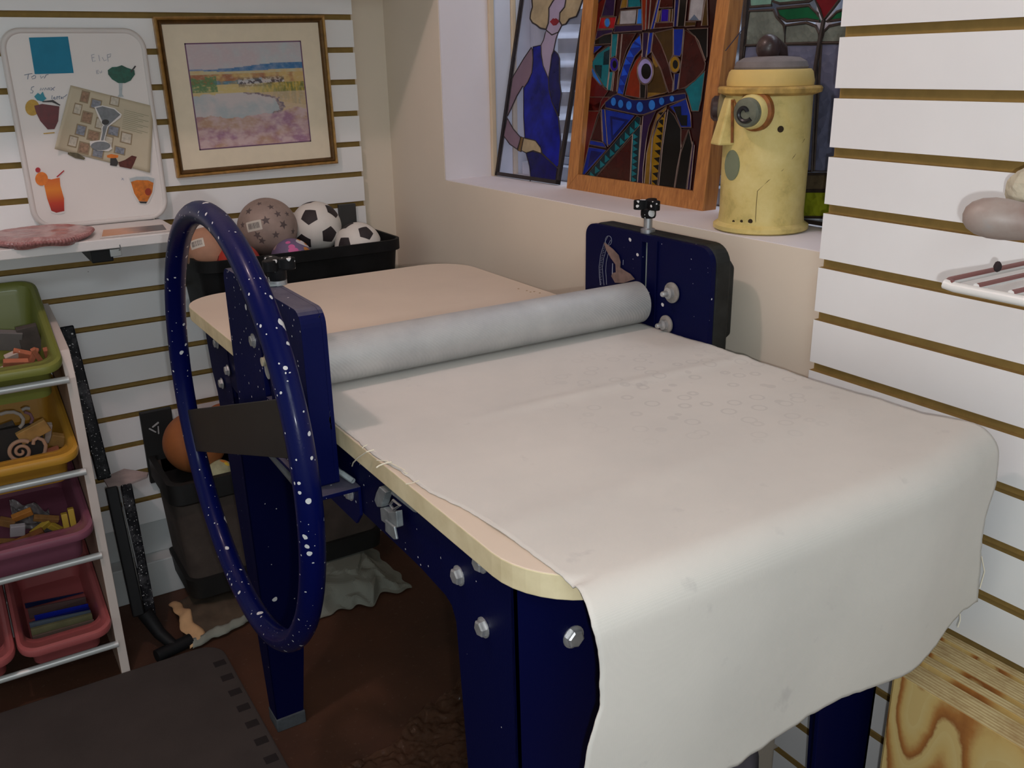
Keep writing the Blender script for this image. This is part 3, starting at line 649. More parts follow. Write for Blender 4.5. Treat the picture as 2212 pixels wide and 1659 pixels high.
for cx, cy, w_, h_, mi in ((578, 563, 70, 95, 3), (668, 622, 90, 80, 2), (820, 598, 80, 75, 1), (518, 662, 65, 90, 1), (594, 730, 85, 95, 3), (700, 780, 70, 90, 1), (545, 835, 80, 90, 2), (648, 880, 95, 85, 3), (480, 925, 70, 90, 1), (570, 980, 85, 95, 3), (683, 1020, 90, 80, 2), (770, 925, 70, 90, 1), (810, 840, 95, 85, 2), (915, 898, 90, 90, 1), (862, 1000, 85, 60, 2)): cell(cx, cy, w_, h_, mi)
k.build('picture_print', [FR]+PICS, FL)
k = MB()
for i in range(11):
    y = .16+.028*i; k.add([fly(.66, y, .0006), fly(.95-.06*(i % 3), y, .0006), fly(.95-.06*(i % 3), y+.007, .0006), fly(.66, y+.007, .0006)], [(0, 1, 2, 3)])
k.build('text_lines', M('print_olive', S(150, 148, 120), .6), FL)
for nm, mt, pts in (('flower_print', ORG, [(755, 1040), (790, 1028), (850, 1038), (845, 1058), (800, 1062), (760, 1056)]), ('vase_print', DGR, [(785, 1062), (830, 1060), (850, 1098), (835, 1128), (782, 1120)]), ('bouquet_print', M('dark_red_print', S(90, 40, 30), .6, var=.4, vs=150), [(850, 1095), (905, 1075), (960, 1040), (1000, 1050), (975, 1110), (955, 1150), (860, 1130)]), ('log_print', M('olive_print', S(96, 88, 64), .6, var=.4, vs=150), [(440, 1010), (520, 1022), (580, 1060), (570, 1075), (500, 1062), (438, 1030)])):
    MB().prism([p+Vector((0, -.0022, 0)) for p in wpoly(pts, YM, f7)], (0, .0004, 0)).build(nm, mt, FL)
YM0 = YM; YM = -.0462
magnet('drink_magnet', 'martini glass magnet outlined in white holding the flyer on the white board', [
    ('backing', [[(655, 645), (720, 632), (820, 655), (878, 705), (870, 730), (770, 805), (760, 830), (738, 915), (790, 955), (800, 985), (770, 1005), (680, 1000), (620, 960), (618, 925), (700, 915), (715, 850), (712, 815), (725, 795), (690, 735)]], MW, 0),
    ('glass_bowl', [[(668, 652), (720, 640), (815, 664), (866, 708), (765, 798), (738, 800)]], GRY, 1), ('olive', [ellipse(745, 768, 30, 22, 12)], DGR, 2),
    ('stem', [[(728, 800), (760, 800), (752, 830), (728, 918), (708, 918), (722, 850), (722, 820)]], GRY, 1), ('glass_base', [ellipse(706, 962, 80, 36, 20)], GRY, 1)])
YM = YM0

# framed watercolour
GOLD = M('gilt_frame', S(176, 134, 74), .38, .3, var=.25, vs=60); GOLDD = M('dark_gilt_frame', S(96, 68, 34), .4, .5, var=.25, vs=60)
PW, PH = .400, .352; pc = Vector((-.3695, -.0195, 1.2235)); pr = math.radians(1.0)
PIC = thing('framed_picture', pc-Vector((0, 0, PH/2)), 'gold framed watercolour of dunes hanging on the white slatted wall', 'picture')
def pp(a, c, y): return Vector((pc.x+a*math.cos(pr)-c*math.sin(pr), y, pc.z+a*math.sin(pr)+c*math.cos(pr)))
def frame_ring(name, a0, a1, mt, ys, parent, cnt=(0, 0)):
    """mitred ring: ys = list of (inset, y)"""
    k = MB()
    for i in range(4):
        vs = []
        for ins, y in ys:
            h, g = a0/2-ins, a1/2-ins; c4 = [(-h, -g), (h, -g), (h, g), (-h, g)]
            vs += [pp(*c4[i], y), pp(*c4[(i+1) % 4], y)]
        k.add(vs, [(2*j, 2*j+1, 2*j+3, 2*j+2) for j in range(len(ys)-1)])
    return k.build(name, mt, parent)
frame_ring('frame', PW, PH, GOLD, [(0, -.0195), (0, -.036), (.003, -.040), (.006, -.037), (.0075, -.0345)], PIC)
frame_ring('frame_inner', PW-.015, PH-.015, GOLDD, [(0, -.0345), (.002, -.0385), (.006, -.036), (.009, -.030)], PIC)
k = MB(); k.add([pp(-.191, -.167, -.0295), pp(.191, -.167, -.0295), pp(.191, .167, -.0295), pp(-.191, .167, -.0295)], [(0, 1, 2, 3)]); k.build('mat_board', M('cream_mat', S(232, 218, 192), .8, var=.03, vs=40), PIC)
AX0, AX1, AZ0, AZ1 = -.140, .136, -.1175, .1195
k = MB()
for a0, a1, c0, c1 in ((AX0, AX1, AZ1-.0028, AZ1), (AX0, AX1, AZ0, AZ0+.0028), (AX0, AX0+.0028, AZ0, AZ1), (AX1-.0028, AX1, AZ0, AZ1)):
    k.add([pp(a0, c0, -.0300), pp(a1, c0, -.0300), pp(a1, c1, -.0300), pp(a0, c1, -.0300)], [(0, 1, 2, 3)])
k.build('mat_border', M('purple_mat_line', S(112, 76, 104), .7), PIC)
def art(u, v):
    """colour of the watercolour at u (left-right), v (top-bottom): sky, hills, marsh, reeds, pond, heath"""
    N = lambda sx, sy, k_: noise.fractal(Vector((u*sx, v*sy, k_)), 1, 2, 4)
    n1, n2, n3 = N(5, 5, 1), N(14, 14, 2), N(30, 60, 3)
    mix = lambda a, b_, t: tuple(x+(y-x)*max(0, min(1, t)) for x, y in zip(a, b_))
    c = mix((196, 184, 188), (186, 196, 200), .5+n1*1.1-.25*(1-u)); c = mix(c, (206, 178, 184), .35*(1-u)+.3*n2)
    hz = .235+.012*math.sin(u*6)-.035*u; hb = hz+.012+.05*sm(u*1.3)
    if v > hz and v < hb: c = mix((120, 140, 176), (44, 104, 160), u*.9+n2*.7)
    if v >= hb: c = mix((206, 176, 120), (196, 190, 150), .5+n2)
    if .285 < v < .40: c = mix((206, 172, 104), (160, 100, 66), (1-u)*1.5-.3+n2+2*(v-.33))
    b0 = .335+.02*math.sin(u*5)
    if b0 < v < b0+.05 and .18 < u < .62: c = mix(c, (80, 128, 150), .8+n2)
    if v > .385: c = mix((214, 190, 120), (206, 180, 128), .5+n1)
    if .33+.05*n2 < v < .46 and u < .22: c = mix(c, (84, 122, 70), 1.0+1.5*n3-2.2*max(0, u-.12))
    if .325 < v < .425 and .40 < u < .82:
        k_ = N(22, 26, 7); c = mix(c, (70, 58, 64) if k_ > -.02 else (206, 200, 204), 1-abs(v-.372)/.06)
    rl_ = .40+.18*max(0, u-.55)
    if u > .5 and .39 < v < .52+.22*(u-.5): c = mix(c, mix((196, 164, 60), (112, 116, 50), .5+2*N(46, 9, 4)), min(1, (u-.5)*3))
    e_ = ((u-.25)/.5)**2+((v-.62)/.15)**2; e_ += .25*n2
    if e_ < 1 and v > .47: c = mix((206, 196, 196), (176, 186, 190), .5+n1*1.5)
    if 1.0 < e_ < 1.22 and u > .42 and v > .47: c = mix((110, 96, 112), (176, 150, 140), .5+n3)
    if v > .48 and u > .5 and e_ >= 1.2: c = mix(c, (206, 178, 150), .75)
    if v > .70+.04*n1-.12*max(0, u-.55): c = mix((206, 176, 176), mix((158, 112, 140), (184, 144, 118), .5+N(4, 6, 9)*1.4), .45+1.3*N(9, 11, 5)+.4*abs(u-.5))
    return mix(c, (214, 206, 204), .12+.35*max(0, n3))
GX_, GZ_ = 150, 130
me = bpy.data.meshes.new('painting'); vs = []; fs = []; cols = []
base = root_loc(PIC)
for j in range(GZ_+1):
    for i in range(GX_+1):
        u, v = i/GX_, j/GZ_; vs.append(pp(AX0+.0028+(AX1-AX0-.0056)*u, AZ1-.0028-(AZ1-AZ0-.0056)*v, -.0298)-base); cols.append((*lin(art(u, v)), 1))
for j in range(GZ_):
    for i in range(GX_): a = j*(GX_+1)+i; fs.append((a, a+GX_+1, a+GX_+2, a+1))
me.from_pydata(vs, [], fs); at = me.color_attributes.new('pigment', 'FLOAT_COLOR', 'POINT')
for i, c in enumerate(cols): at.data[i].color = c
m, n, l, b = nt('watercolour_pigment'); vc = n.new('ShaderNodeVertexColor'); vc.layer_name = 'pigment'; l.new(vc.outputs[0], b.inputs['Base Color']); b.inputs['Roughness'].default_value = .8
me.materials.append(m); po = bpy.data.objects.new('painting', me); COL.objects.link(po); po.parent = PIC

# pinched pink plate on the shelf
PLM = None
m, n, l, b = nt('pink_crackle_glaze'); b.inputs['Roughness'].default_value = .28; b.inputs['Coat Weight'].default_value = .3
t = noise_node(n, l, 45, 5, .65); l.new(ramp(n, l, t.outputs[0], [(.3, S(150, 96, 96)), (.5, S(182, 136, 134)), (.72, S(206, 166, 164))]), b.inputs['Base Color']); bump(n, l, b, t.outputs[0], .5, .002)
pa, pb = px(0, 520, z=.965), px(220, 505, z=.965)
pcx, pcy, prx, pry = -.886, -.170, .100, .108
def plate(u, v):
    a = 2*PI*u; r = v
    k = 1+(.025*math.sin(5*a+1)+.02*math.sin(8*a))*sm((r-.55)/.45)
    x = pcx+prx*r*k*math.cos(a); y = pcy+pry*r*k*math.sin(a)
    z = .9705+.003*fbm((r*4*math.cos(a), r*4*math.sin(a), 2))*(1-r)+.003*math.exp(-((r-.78-.05*math.sin(3*a))/.06)**2)-.0045*sm((r-.82)/.18)+.0026*abs(math.sin(46*a))*sm((r-.86)/.1)
    return Vector((x, y, z))
def plate_wall(u, v):
    a = 2*PI*u; p = plate(u, 1); bul = .0055*math.sin(PI*min(1, v*1.15))*(.15+.85*abs(math.sin(46*a)))
    zb_ = .9562 if p.y > -.250 else .9535+.002*math.sin(7*a)
    return Vector((p.x+bul*math.cos(a)-(.006*v*math.cos(a)), p.y+bul*math.sin(a)-(.006*v*math.sin(a)), p.z+(zb_-p.z)*v))
PT = thing('ceramic_plate', (pcx, pcy, .955), 'pink wavy ceramic plate with pinched rim lying on the wall shelf', 'plate')
MB().grid(plate, 360, 22).build('plate_top', MATS['pink_crackle_glaze'], PT, smooth=True)
MB().grid(plate_wall, 360, 7).build('plate_rim', [M('pinched_rim_glaze', S(160, 108, 106), .25, var=.3, vs=120, coat=.3)], PT, smooth=True)
# postcard
pcz = .9558
card = [px(1195/5.53, 400+635/5.53, z=pcz), px(2040/5.53, 400+545/5.53, z=pcz), px(1960/5.53, 400+462/5.53, z=pcz), px(1190/5.53, 400+530/5.53, z=pcz)]
card[1].x = min(card[1].x, -.622)
PCD = MB().prism(card, (0, 0, .0006)).build('postcard', M('postcard_white', S(228, 220, 216), .5)); tag(PCD, 'sunset photo postcard lying on the wall shelf beside the pink plate', 'postcard')
m, n, l, b = nt('sunset_print'); b.inputs['Roughness'].default_value = .35
sx = n.new('ShaderNodeSeparateXYZ'); l.new(coord(n), sx.inputs[0]); mr = n.new('ShaderNodeMapRange'); mr.inputs[1].default_value = -.06; mr.inputs[2].default_value = .06; l.new(sx.outputs[0], mr.inputs[0])
t = noise_node(n, l, 50, 4); ad = mathn(n, l, 'ADD', mr.outputs[0], mathn(n, l, 'MULTIPLY', t.outputs[0], .3)); l.new(ramp(n, l, ad, [(.1, S(206, 130, 50)), (.5, S(214, 150, 110)), (.8, S(120, 90, 84)), (1, S(70, 66, 72))]), b.inputs['Base Color'])
cc = sum(card, Vector())/4
pk = MB().prism([cc+(p-cc)*Vector((.92, .70, 1)).x*1.0 if False else Vector((cc.x+(p.x-cc.x)*.92, cc.y+(p.y-cc.y)*.72, pcz+.0008)) for p in card], (0, 0, .0002)).build('print', MATS['sunset_print'], PCD)

# ================================================================== upper black bin with balls
BIN = thing('hanging_bin', (-.335, -.12, .69), 'long black plastic bin of small balls hanging on the slatted wall behind the roller table', 'bin')
bo0, bo1, bi0, bi1 = (-.592, -.090, -.240, -.024), (-.572, -.108, -.215, -.026), None, None
def ring(r4, z, rad): return [(x, y, z) for x, y in rrect(r4[0], r4[1], r4[2], r4[3], [rad, rad, .012, .012], 7)]
def shell(rings, closed_bottom=True):
    mb = MB(); n_ = len(rings[0]); vs = [p for r_ in rings for p in r_]; fs = []
    for i in range(len(rings)-1):
        for k in range(n_): fs.append((i*n_+k, i*n_+(k+1) % n_, (i+1)*n_+(k+1) % n_, (i+1)*n_+k))
    fs.append(tuple(range(n_))); fs.append(tuple((len(rings)-1)*n_+k for k in range(n_)))
    return mb.add(vs, fs)
BT = .879
sh_ = shell([ring((-.560, -.125, -.205, -.028), .690, .03), ring((-.574, -.108, -.222, -.026), .715, .035), ring((-.586, -.098, -.236, -.026), BT-.028, .04), ring((-.592, -.090, -.243, -.024), BT-.026, .042), ring((-.592, -.090, -.243, -.024), BT, .042), ring((-.586, -.096, -.237, -.030), BT, .04), ring((-.580, -.104, -.230, -.032), BT-.03, .036), ring((-.566, -.120, -.214, -.034), .720, .03)])
sh_.build('shell', M('scuffed_black_bin', (.006, .006, .0065), .6, var=.6, vs=14, bmp=.06, spec=.25), BIN, smooth=True)
hx0, hx1 = px(733, 460, y=-.03).x, px(770, 460, y=-.03).x
MB().box(hx0, hx1, -.030, -.0195, px(750, 481, y=-.03).z-.06, px(750, 441, y=-.03).z).build('hanger', M('dark_grey_hanger', S(58, 58, 58), .6, var=.2), BIN, bevel=.002)
def pxd(u, v, y): return px(u, v, y=y)
PENT = [(math.cos(2*PI*k/5+PI/2), math.sin(2*PI*k/5+PI/2)) for k in range(5)]
STAR = [((1 if k % 2 == 0 else .42)*math.cos(2*PI*k/10+PI/2), (1 if k % 2 == 0 else .42)*math.sin(2*PI*k/10+PI/2)) for k in range(10)]
def sphere_dir(c, r, u, v):
    """direction on the ball whose surface shows at pixel (u, v)"""
    o = CAM; d = (CF+(u-IW/2)/FPX*CR-(v-IH/2)/FPX*CU).normalized(); oc = o-c; bq_ = oc.dot(d); disc = bq_*bq_-(oc.dot(oc)-r*r)
    t = -bq_-math.sqrt(max(0, disc)); return (o+d*t-c).normalized()
def rub(name, col, **k): return M(name, col, .65, var=k.get('var', .08), vs=k.get('vs', 25), bmp=.12, bs=900)
def seams(mb, c, r, mi, axis, w=.0009):
    ax = Vector(axis).normalized(); e1 = ax.orthogonal().normalized(); e2 = ax.cross(e1)
    mb.tube([c+(e1*math.cos(2*PI*k/60)+e2*math.sin(2*PI*k/60))*r*1.0005 for k in range(60)], w, 6, closed=True, mi=mi)
SOCW = rub('soccer_white', S(222, 216, 208), var=.04); SOCB = rub('soccer_black', S(44, 36, 38))
def soccer(c, r, label, first, tilt):
    mb = MB(); mb.ball(c, r, 48, 32)
    d0 = sphere_dir(c, r, *first[0]); d1 = sphere_dir(c, r, *first[1])
    # icosahedron directions fitted to two visible patches
    ph = (1+5**.5)/2; ico = [Vector(v).normalized() for v in [(0, s1, s2*ph) for s1 in (1, -1) for s2 in (1, -1)]+[(s1, s2*ph, 0) for s1 in (1, -1) for s2 in (1, -1)]+[(s2*ph, 0, s1) for s1 in (1, -1) for s2 in (1, -1)]]
    a0 = ico[0]; a1 = min((v for v in ico if v != a0), key=lambda v: (v-a0).length)
    def basis(a, c_):
        x = a; y = (c_-a*c_.dot(a)).normalized(); return Matrix((x, y, x.cross(y))).transposed()
    R = basis(d0, d1) @ basis(a0, a1).transposed()
    for v in ico:
        w = R @ v; nb = R @ min((q_ for q_ in ico if (q_-v).length > .1), key=lambda q_: (q_-v).length)
        e1 = Vector((.2, .3, 1)).cross(w).normalized(); e2 = w.cross(e1); t_ = nb-w*nb.dot(w); ang = math.atan2(t_.dot(e2), t_.dot(e1))
        s_ = r*.37; poly = []
        for k in range(5):
            A = PENT[k]; B_ = PENT[(k+1) % 5]
            for q_ in range(4): poly.append(((A[0]+(B_[0]-A[0])*q_/4)*s_, (A[1]+(B_[1]-A[1])*q_/4)*s_))
        mb.decal(c, r, w, poly, 1, up=(.2, .3, 1), rot=ang)
    o = mb.build('soccer_ball', [SOCW, SOCB], smooth=True, angle=179); return tag(o, label, 'ball', 'small balls in the hanging bin')
def ballthing(name, c, r, mats, label, fn=None, group='small balls in the hanging bin', shape=None):
    mb = MB(); mb.ball(c, r, 48, 32, fn=shape)
    if fn: fn(mb, c, r)
    o = mb.build(name, mats, smooth=True, angle=179); return tag(o, label, 'ball', group)
soccer(pxd(683, 490, -.098), .0625, 'taller black and white soccer ball beside the brown star ball in the bin', [(668, 467), (704, 499)], 0)
soccer(pxd(774, 531, -.166), .0585, 'black and white soccer ball at the right end of the hanging bin', [(743, 528), (800, 500)], 0)
STB = rub('dusty_brown_rubber', S(150, 130, 120), var=.22, vs=18); STD = M('faded_star_ink', S(92, 78, 76), .7, var=.2, vs=50)
def star_fn(mb, c, r):
    for (u, v, s_) in ((574, 476, .012), (612, 485, .012), (585, 447, .009), (537, 456, .011), (600, 462, .010), (596, 507, .010), (620, 462, .008), (556, 508, .011), (566, 520, .010), (633, 500, .009), (560, 440, .008), (524, 486, .009)):
        mb.decal(c, r, sphere_dir(c, r, u, v), [(a*s_, b_*s_) for a, b_ in STAR], 1, rot=(u*7 % 13)*.1)
stc = pxd(578, 492, -.097); STO = ballthing('star_ball', stc, .0715, [STB, STD], 'large dusty brown ball printed with stars in the hanging bin', star_fn)
LABW = M('barcode_paper', S(206, 198, 186), .6); LABK = M('barcode_ink', S(96, 90, 88), .7)
def barcode(parent, c, r, u, v, w_, h_, rot):
    mb = MB(); d_ = sphere_dir(c, r, u, v); mb.decal(c, r, d_, rrect(-w_/2, w_/2, -h_/2, h_/2, .0005, 1), 0, 1.006, rot=rot)
    x = -w_*.36
    while x < w_*.36:
        ww = random.choice((.0005, .0008, .0013)); mb.patch(c, r, d_, [(x, -h_*.28), (x+ww, -h_*.28), (x+ww, h_*.05), (x+ww, h_*.3), (x, h_*.3), (x, h_*.05)], 1, 1.010, rot=rot); x += ww+random.choice((.0006, .0011))
    mb.build('barcode_label', [LABW, LABK], parent)
barcode(STO, stc, .0715, 548, 488, .040, .024, .22)
brc = pxd(447, 541, -.140); BRO = ballthing('rubber_ball', brc, .053, [rub('pale_brown_rubber', S(176, 130, 104), var=.15, vs=18)], 'pale brown ball with barcode sticker seen through the hand wheel in the bin')
barcode(BRO, brc, .053, 425, 526, .034, .022, .32)
YBM = rub('yellow_ball_rubber', S(216, 190, 60)); WBM2 = rub('white_ball_rubber', S(214, 206, 198))
ybc = pxd(441, 506, -.066)
def yfn(mb, c, r):
    d_ = sphere_dir(c, r, 446, 466); mb.decal(c, r, d_, ellipse(0, 0, .022, .018, 24), 1)
ballthing('rubber_ball', ybc, .040, [WBM2, YBM], 'white and yellow ball behind the pale brown ball in the bin', yfn)
rdc = pxd(515, 573, -.183)
def rfn(mb, c, r):
    for ax in ((.9, .1, .35), (.15, .35, .93), (.35, -.9, .3)): seams(mb, c, r, 1, ax)
ballthing('mini_basketball', rdc, .053, [rub('red_basketball', S(172, 52, 40), var=.06), M('seam_black', S(30, 20, 20), .7)], 'small red basketball at the front of the hanging bin', rfn)
ppc = pxd(631, 560, -.166)
PNK = M('ball_pink_print', S(214, 104, 160), .6); PWH = M('ball_white_print', S(214, 206, 208), .6); POR = M('ball_orange_print', S(206, 130, 56), .6)
def pfn(mb, c, r):
    E_ = lambda u, v, a, b_, mi, rot=0., lift=1.004: mb.decal(c, r, sphere_dir(c, r, u, v), ellipse(0, 0, a, b_, 18), mi, lift, rot=rot)
    E_(655, 524, .022, .013, 2, -.8); E_(645, 510, .016, .005, 3, -.1, 1.006); E_(664, 540, .012, .007, 3, -.7, 1.007); E_(660, 527, .006, .005, 3, 0, 1.008)
    for (u, v, s_) in ((618, 513, .006), (622, 524, .006), (630, 533, .008), (638, 541, .008), (628, 541, .006), (646, 548, .005), (649, 545, .005)): E_(u, v, s_, s_*.9, 1, 0, 1.008)
    E_(594, 534, .010, .006, 4, -.6); E_(600, 526, .007, .004, 4, -.6)
ballthing('printed_ball', ppc, .050, [rub('grey_purple_rubber', S(112, 96, 128)), PNK, PWH, POR, M('ball_pale_print', S(176, 150, 150), .6)], 'purple ball with pink white and orange print in front of the star ball', pfn)

# ================================================================== lower fabric bin
LB = thing('storage_crate', (-.46, -.14, .06), 'dark brown fabric bin with black rims below the roller table against the wall', 'bin')
LBF = M('brown_bin_fabric', S(74, 64, 58), .95, var=.3, vs=14, bmp=.3, bs=500); LBB = M('black_bin_rim', (.008, .008, .008), .6, var=.4)
fx0, fx1, fy0, fy1 = -.722, -.19, -.252, -.030
def frm(zz0, zz1, ex, r_=.03):
    return shell([ring((fx0-ex, fx1+ex, fy0-ex, fy1), zz0, r_), ring((fx0-ex, fx1+ex, fy0-ex, fy1), zz1, r_), ring((fx0+.01, fx1-.01, fy0+.01, fy1-.008), zz1, r_), ring((fx0+.01, fx1-.01, fy0+.01, fy1-.008), zz0+.004, r_)])
shell([ring((fx0+.02, fx1-.02, fy0+.02, fy1), .075, .03), ring((fx0+.004, fx1-.004, fy0+.004, fy1), .36, .03), ring((fx0+.010, fx1-.010, fy0+.010, fy1-.006), .36, .03), ring((fx0+.026, fx1-.026, fy0+.026, fy1-.006), .085, .03)]).build('fabric_wall', LBF, LB, smooth=True)
k = MB()
bt_ = shell([ring((fx0+.012, fx1-.012, fy0+.010, fy1), .060, .035), ring((fx0+.008, fx1-.008, fy0+.006, fy1), .112, .035), ring((fx0+.020, fx1-.020, fy0+.02, fy1-.004), .112, .03), ring((fx0+.022, fx1-.022, fy0+.02, fy1-.004), .080, .03)]); bt_.build('base_tray', LBB, LB, smooth=True)
rt = shell([ring((fx0, fx1, fy0, fy1), .318, .03), ring((fx0-.006, fx1+.006, fy0-.006, fy1), .324, .032), ring((fx0-.006, fx1+.006, fy0-.006, fy1), .374, .032), ring((fx0+.008, fx1-.008, fy0+.010, fy1-.006), .374, .03), ring((fx0+.010, fx1-.010, fy0+.012, fy1-.006), .325, .03)]); rt.build('rim', LBB, LB, smooth=True)
tx0, tx1 = px(302, 900, y=-.03).x, px(372, 900, y=-.03).x
tab = MB().box(tx0, tx1, -.034, -.0205, .30, px(330, 888, y=-.034).z).build('hanging_tab', LBB, LB, bevel=.002)
EMB = M('pale_emblem', S(176, 176, 176), .6); f8 = lambda a, c: (290+a/6.637, 850+c/6.637)
for pts in ([(352, 412), (342, 404), (255, 475), (258, 490), (272, 490), (355, 425)], [(212, 498), (208, 512), (300, 560), (316, 560), (316, 548), (225, 496)], [(335, 468), (350, 468), (360, 575), (350, 584), (340, 575)]):
    MB().prism([px(*f8(*p), y=-.0346) for p in pts], (0, .0004, 0)).build('emblem_bar', EMB, tab)
k = MB()
for i in range(26):
    t = i/25; p = px(*f8(380+t*230, 880+t*310), y=-.06-.12*t); k.ball(p, .0022, 8, 5)
OBC = rub('orange_brown_rubber', S(160, 96, 52), var=.1)
G2 = 'balls in the fabric bin under the table'
ballthing('rubber_ball', px(421, 955, y=-.14), .0745, [OBC], 'large plain orange brown ball in the fabric bin under the table', group=G2)
ballthing('rubber_ball', px(450, 905, y=-.080) + Vector((.035, .0, -.015)), .047, [rub('orange_rubber', S(170, 92, 40), var=.1), M('seam_brown', S(90, 40, 16), .7)], 'orange ball behind the hand wheel spoke in the fabric bin', lambda mb, c, r: seams(mb, c, r, 1, (.1, .25, .96), .0012), group=G2)
def gfn(mb, c, r):
    mb.decal(c, r, sphere_dir(c, r, 484, 996), ellipse(0, 0, .008, .010, 14), 1); mb.decal(c, r, sphere_dir(c, r, 490, 1002), ellipse(0, 0, .006, .007, 12), 2, 1.008)
ballthing('rubber_ball', px(474, 1026, y=-.200), .038, [rub('pale_green_rubber', S(160, 160, 126), var=.25, vs=40), POR, YBM], 'pale green ball with orange mark seen under the wheel spoke in the bin', gfn, group=G2)

# crumpled papers on the floor under the fabric bin
def crumple(p, s_, amp):
    v1 = noise.voronoi(p*s_)[0]; return amp*((v1[1]-v1[0])-.35)+amp*.8*noise.noise(p*s_*.7)
PAP = M('grey_kraft_paper', S(132, 134, 124), .85, var=.06, vs=10)
def heap(x0, x1, y0, y1, h, seed, name, mat, label, edge=.5):
    def f(u, v):
        e_ = min(u, 1-u, v, 1-v); x = x0+(x1-x0)*u; y = y0+(y1-y0)*v
        p = Vector((x*1., y, seed)); z = .0055+h*sm(e_/.22)*(.72+.5*noise.noise(p*7))+max(-.004, crumple(p, 16, h*.5)*sm(e_/.08+.15))
        return Vector((x+.035*noise.noise(Vector((v*6, seed, u*2))), y+.035*noise.noise(Vector((u*7, seed+4, v*2))), max(.004, min(z, .054))))
    o = MB().grid(f, 70, 50).build(name, mat, solid=.0006); return tag(o, label, 'paper')
heap(-.52, -.20, -.40, -.09, .060, 2, 'crumpled_paper', PAP, 'grey crumpled packing paper spilling out under the fabric bin')
BAGM = M('brown_paper_inside', S(80, 66, 52), .9, var=.3, vs=20); CRM = M('cream_paper_edge', S(206, 166, 122), .85, var=.1, vs=30)
PB = thing('paper_bag', (-.68, -.25, 0), 'flattened paper bag with pale torn edge on the floor by the black stand foot', 'bag')
def bagf(u, v): return Vector((-.745+.195*u+.012*noise.noise(Vector((v*5, 1, 0))), -.335+.22*v+.05*(u-.0)-.02+.012*noise.noise(Vector((u*6, 2, 0))), .006+.028*math.sin(PI*v)**.6*(.9+.3*noise.noise(Vector((u*5, v*5, 7))))))
MB().grid(bagf, 40, 24).build('bag_body', BAGM, PB, smooth=True, solid=.0006)
k = MB().grid(lambda u, v: bagf(.02+.17*u*(1.2-v*.6), v)+Vector((-.010, 0, .0020+.004*math.sin(PI*u))), 6, 24); k.build('torn_edge', CRM, PB, smooth=True, solid=.0006)
k = MB().grid(lambda u, v: bagf(u, .0+.10*v)+Vector((0, -.004, .0025+.004*noise.noise(Vector((u*14, v, 3))))), 40, 4); k.build('folded_edge', PAP, PB, smooth=True, solid=.0006)

# ================================================================== black folding stand leaning on the wall
STN = thing('folding_stand', (-.79, -.33, 0), 'black metal folding stand with grey top plate leaning beside the toy organizer', 'stand')
SPB = speckled('scuffed_black_stand', (.007, .007, .009), .4, [(120, .3, .10), (380, .4, .22)], dust=.3)
def bar(name, a, b_, wd, th, mt, side=None):
    a = Vector(a); b_ = Vector(b_); d_ = (b_-a).normalized(); s_ = Vector((1, 0, 0)); s_ = (s_-d_*s_.dot(d_)).normalized(); t_ = d_.cross(s_)
    k = MB(); k.hexa([a+s_*wd/2+t_*th/2, a-s_*wd/2+t_*th/2, a-s_*wd/2-t_*th/2, a+s_*wd/2-t_*th/2], [b_+s_*wd/2+t_*th/2, b_-s_*wd/2+t_*th/2, b_-s_*wd/2-t_*th/2, b_+s_*wd/2-t_*th/2]); return k.build(name, mt, STN, bevel=.003)
top = px(143, 705, y=-.062); mid = px(226, 1035, y=-.175)
bar('upright_bar', top, mid, .030, .014, SPB)
bar('upright_sleeve', px(150, 712, y=-.050), px(184, 868, y=-.105), .022, .010, BLACKM)
pl = [px(u, v, z=.36) for u, v in ((222, 1032), (268, 1012), (320, 1020), (318, 1028), (262, 1050), (234, 1052))]
k = MB(); k.prism(pl, (0, 0, -.006)); k.build('top_plate', M('dusty_grey_plate', S(176, 160, 156), .75, var=.15, vs=30), STN, bevel=.001)
lo = px(300, 1330, y=-.285)
bar('front_leg', px(240, 1052, y=-.205), lo, .026, .012, BLACKM); bar('rear_leg', px(272, 1046, y=-.19), px(326, 1330, y=-.275), .024, .012, SPB)
bar('strut', px(256, 1050, y=-.20), px(300, 1240, y=-.25), .003, .004, M('bright_strut', S(160, 164, 166), .4, .6))
k = MB(); k.tube([px(312, 1322, y=-.28), px(345, 1368, z=.04), px(380, 1398, z=.018)], [.018, .015, .012], 12); k.build('foot_neck', BLACKP, STN, smooth=True)
k = MB(); k.tube([px(338, 1418, z=.016), px(412, 1382, z=.016)], .0155, 14); k.build('foot_bar', BLACKP, STN, smooth=True)

# ================================================================== toy organizer with tilted trays
ORG_ = thing('bin_organizer', (-1.15, -.21, 0), 'white sided toy organizer rack with rods at the left edge of the picture', 'organizer')
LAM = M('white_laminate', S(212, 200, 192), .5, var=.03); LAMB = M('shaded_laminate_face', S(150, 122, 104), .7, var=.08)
def side(xa, xb):
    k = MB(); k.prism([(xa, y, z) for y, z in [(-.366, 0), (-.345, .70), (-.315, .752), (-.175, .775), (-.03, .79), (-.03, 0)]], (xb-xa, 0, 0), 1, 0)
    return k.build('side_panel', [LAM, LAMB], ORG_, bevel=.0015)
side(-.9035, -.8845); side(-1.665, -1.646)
RODM = M('rod_enamel', S(206, 206, 204), .35, .2, var=.05)
rods = [(-.352, .700), (-.356, .500), (-.360, .305), (-.364, .085)]
for y, z in rods: MB().tube([(-1.66, y, z), (-.899, y, z)], .0075, 14).build('front_rod', RODM, ORG_, smooth=True)
for y, z in ((-.07, .722), (-.07, .517), (-.07, .342), (-.07, .102)): MB().tube([(-1.66, y, z), (-.899, y, z)], .0065, 12).build('rear_rod', RODM, ORG_, smooth=True)
m_, n, l, b = nt('green_tray_plastic'); 
def traymat(name, c): return M(name, c, .4, var=.06, vs=8, coat=.15)
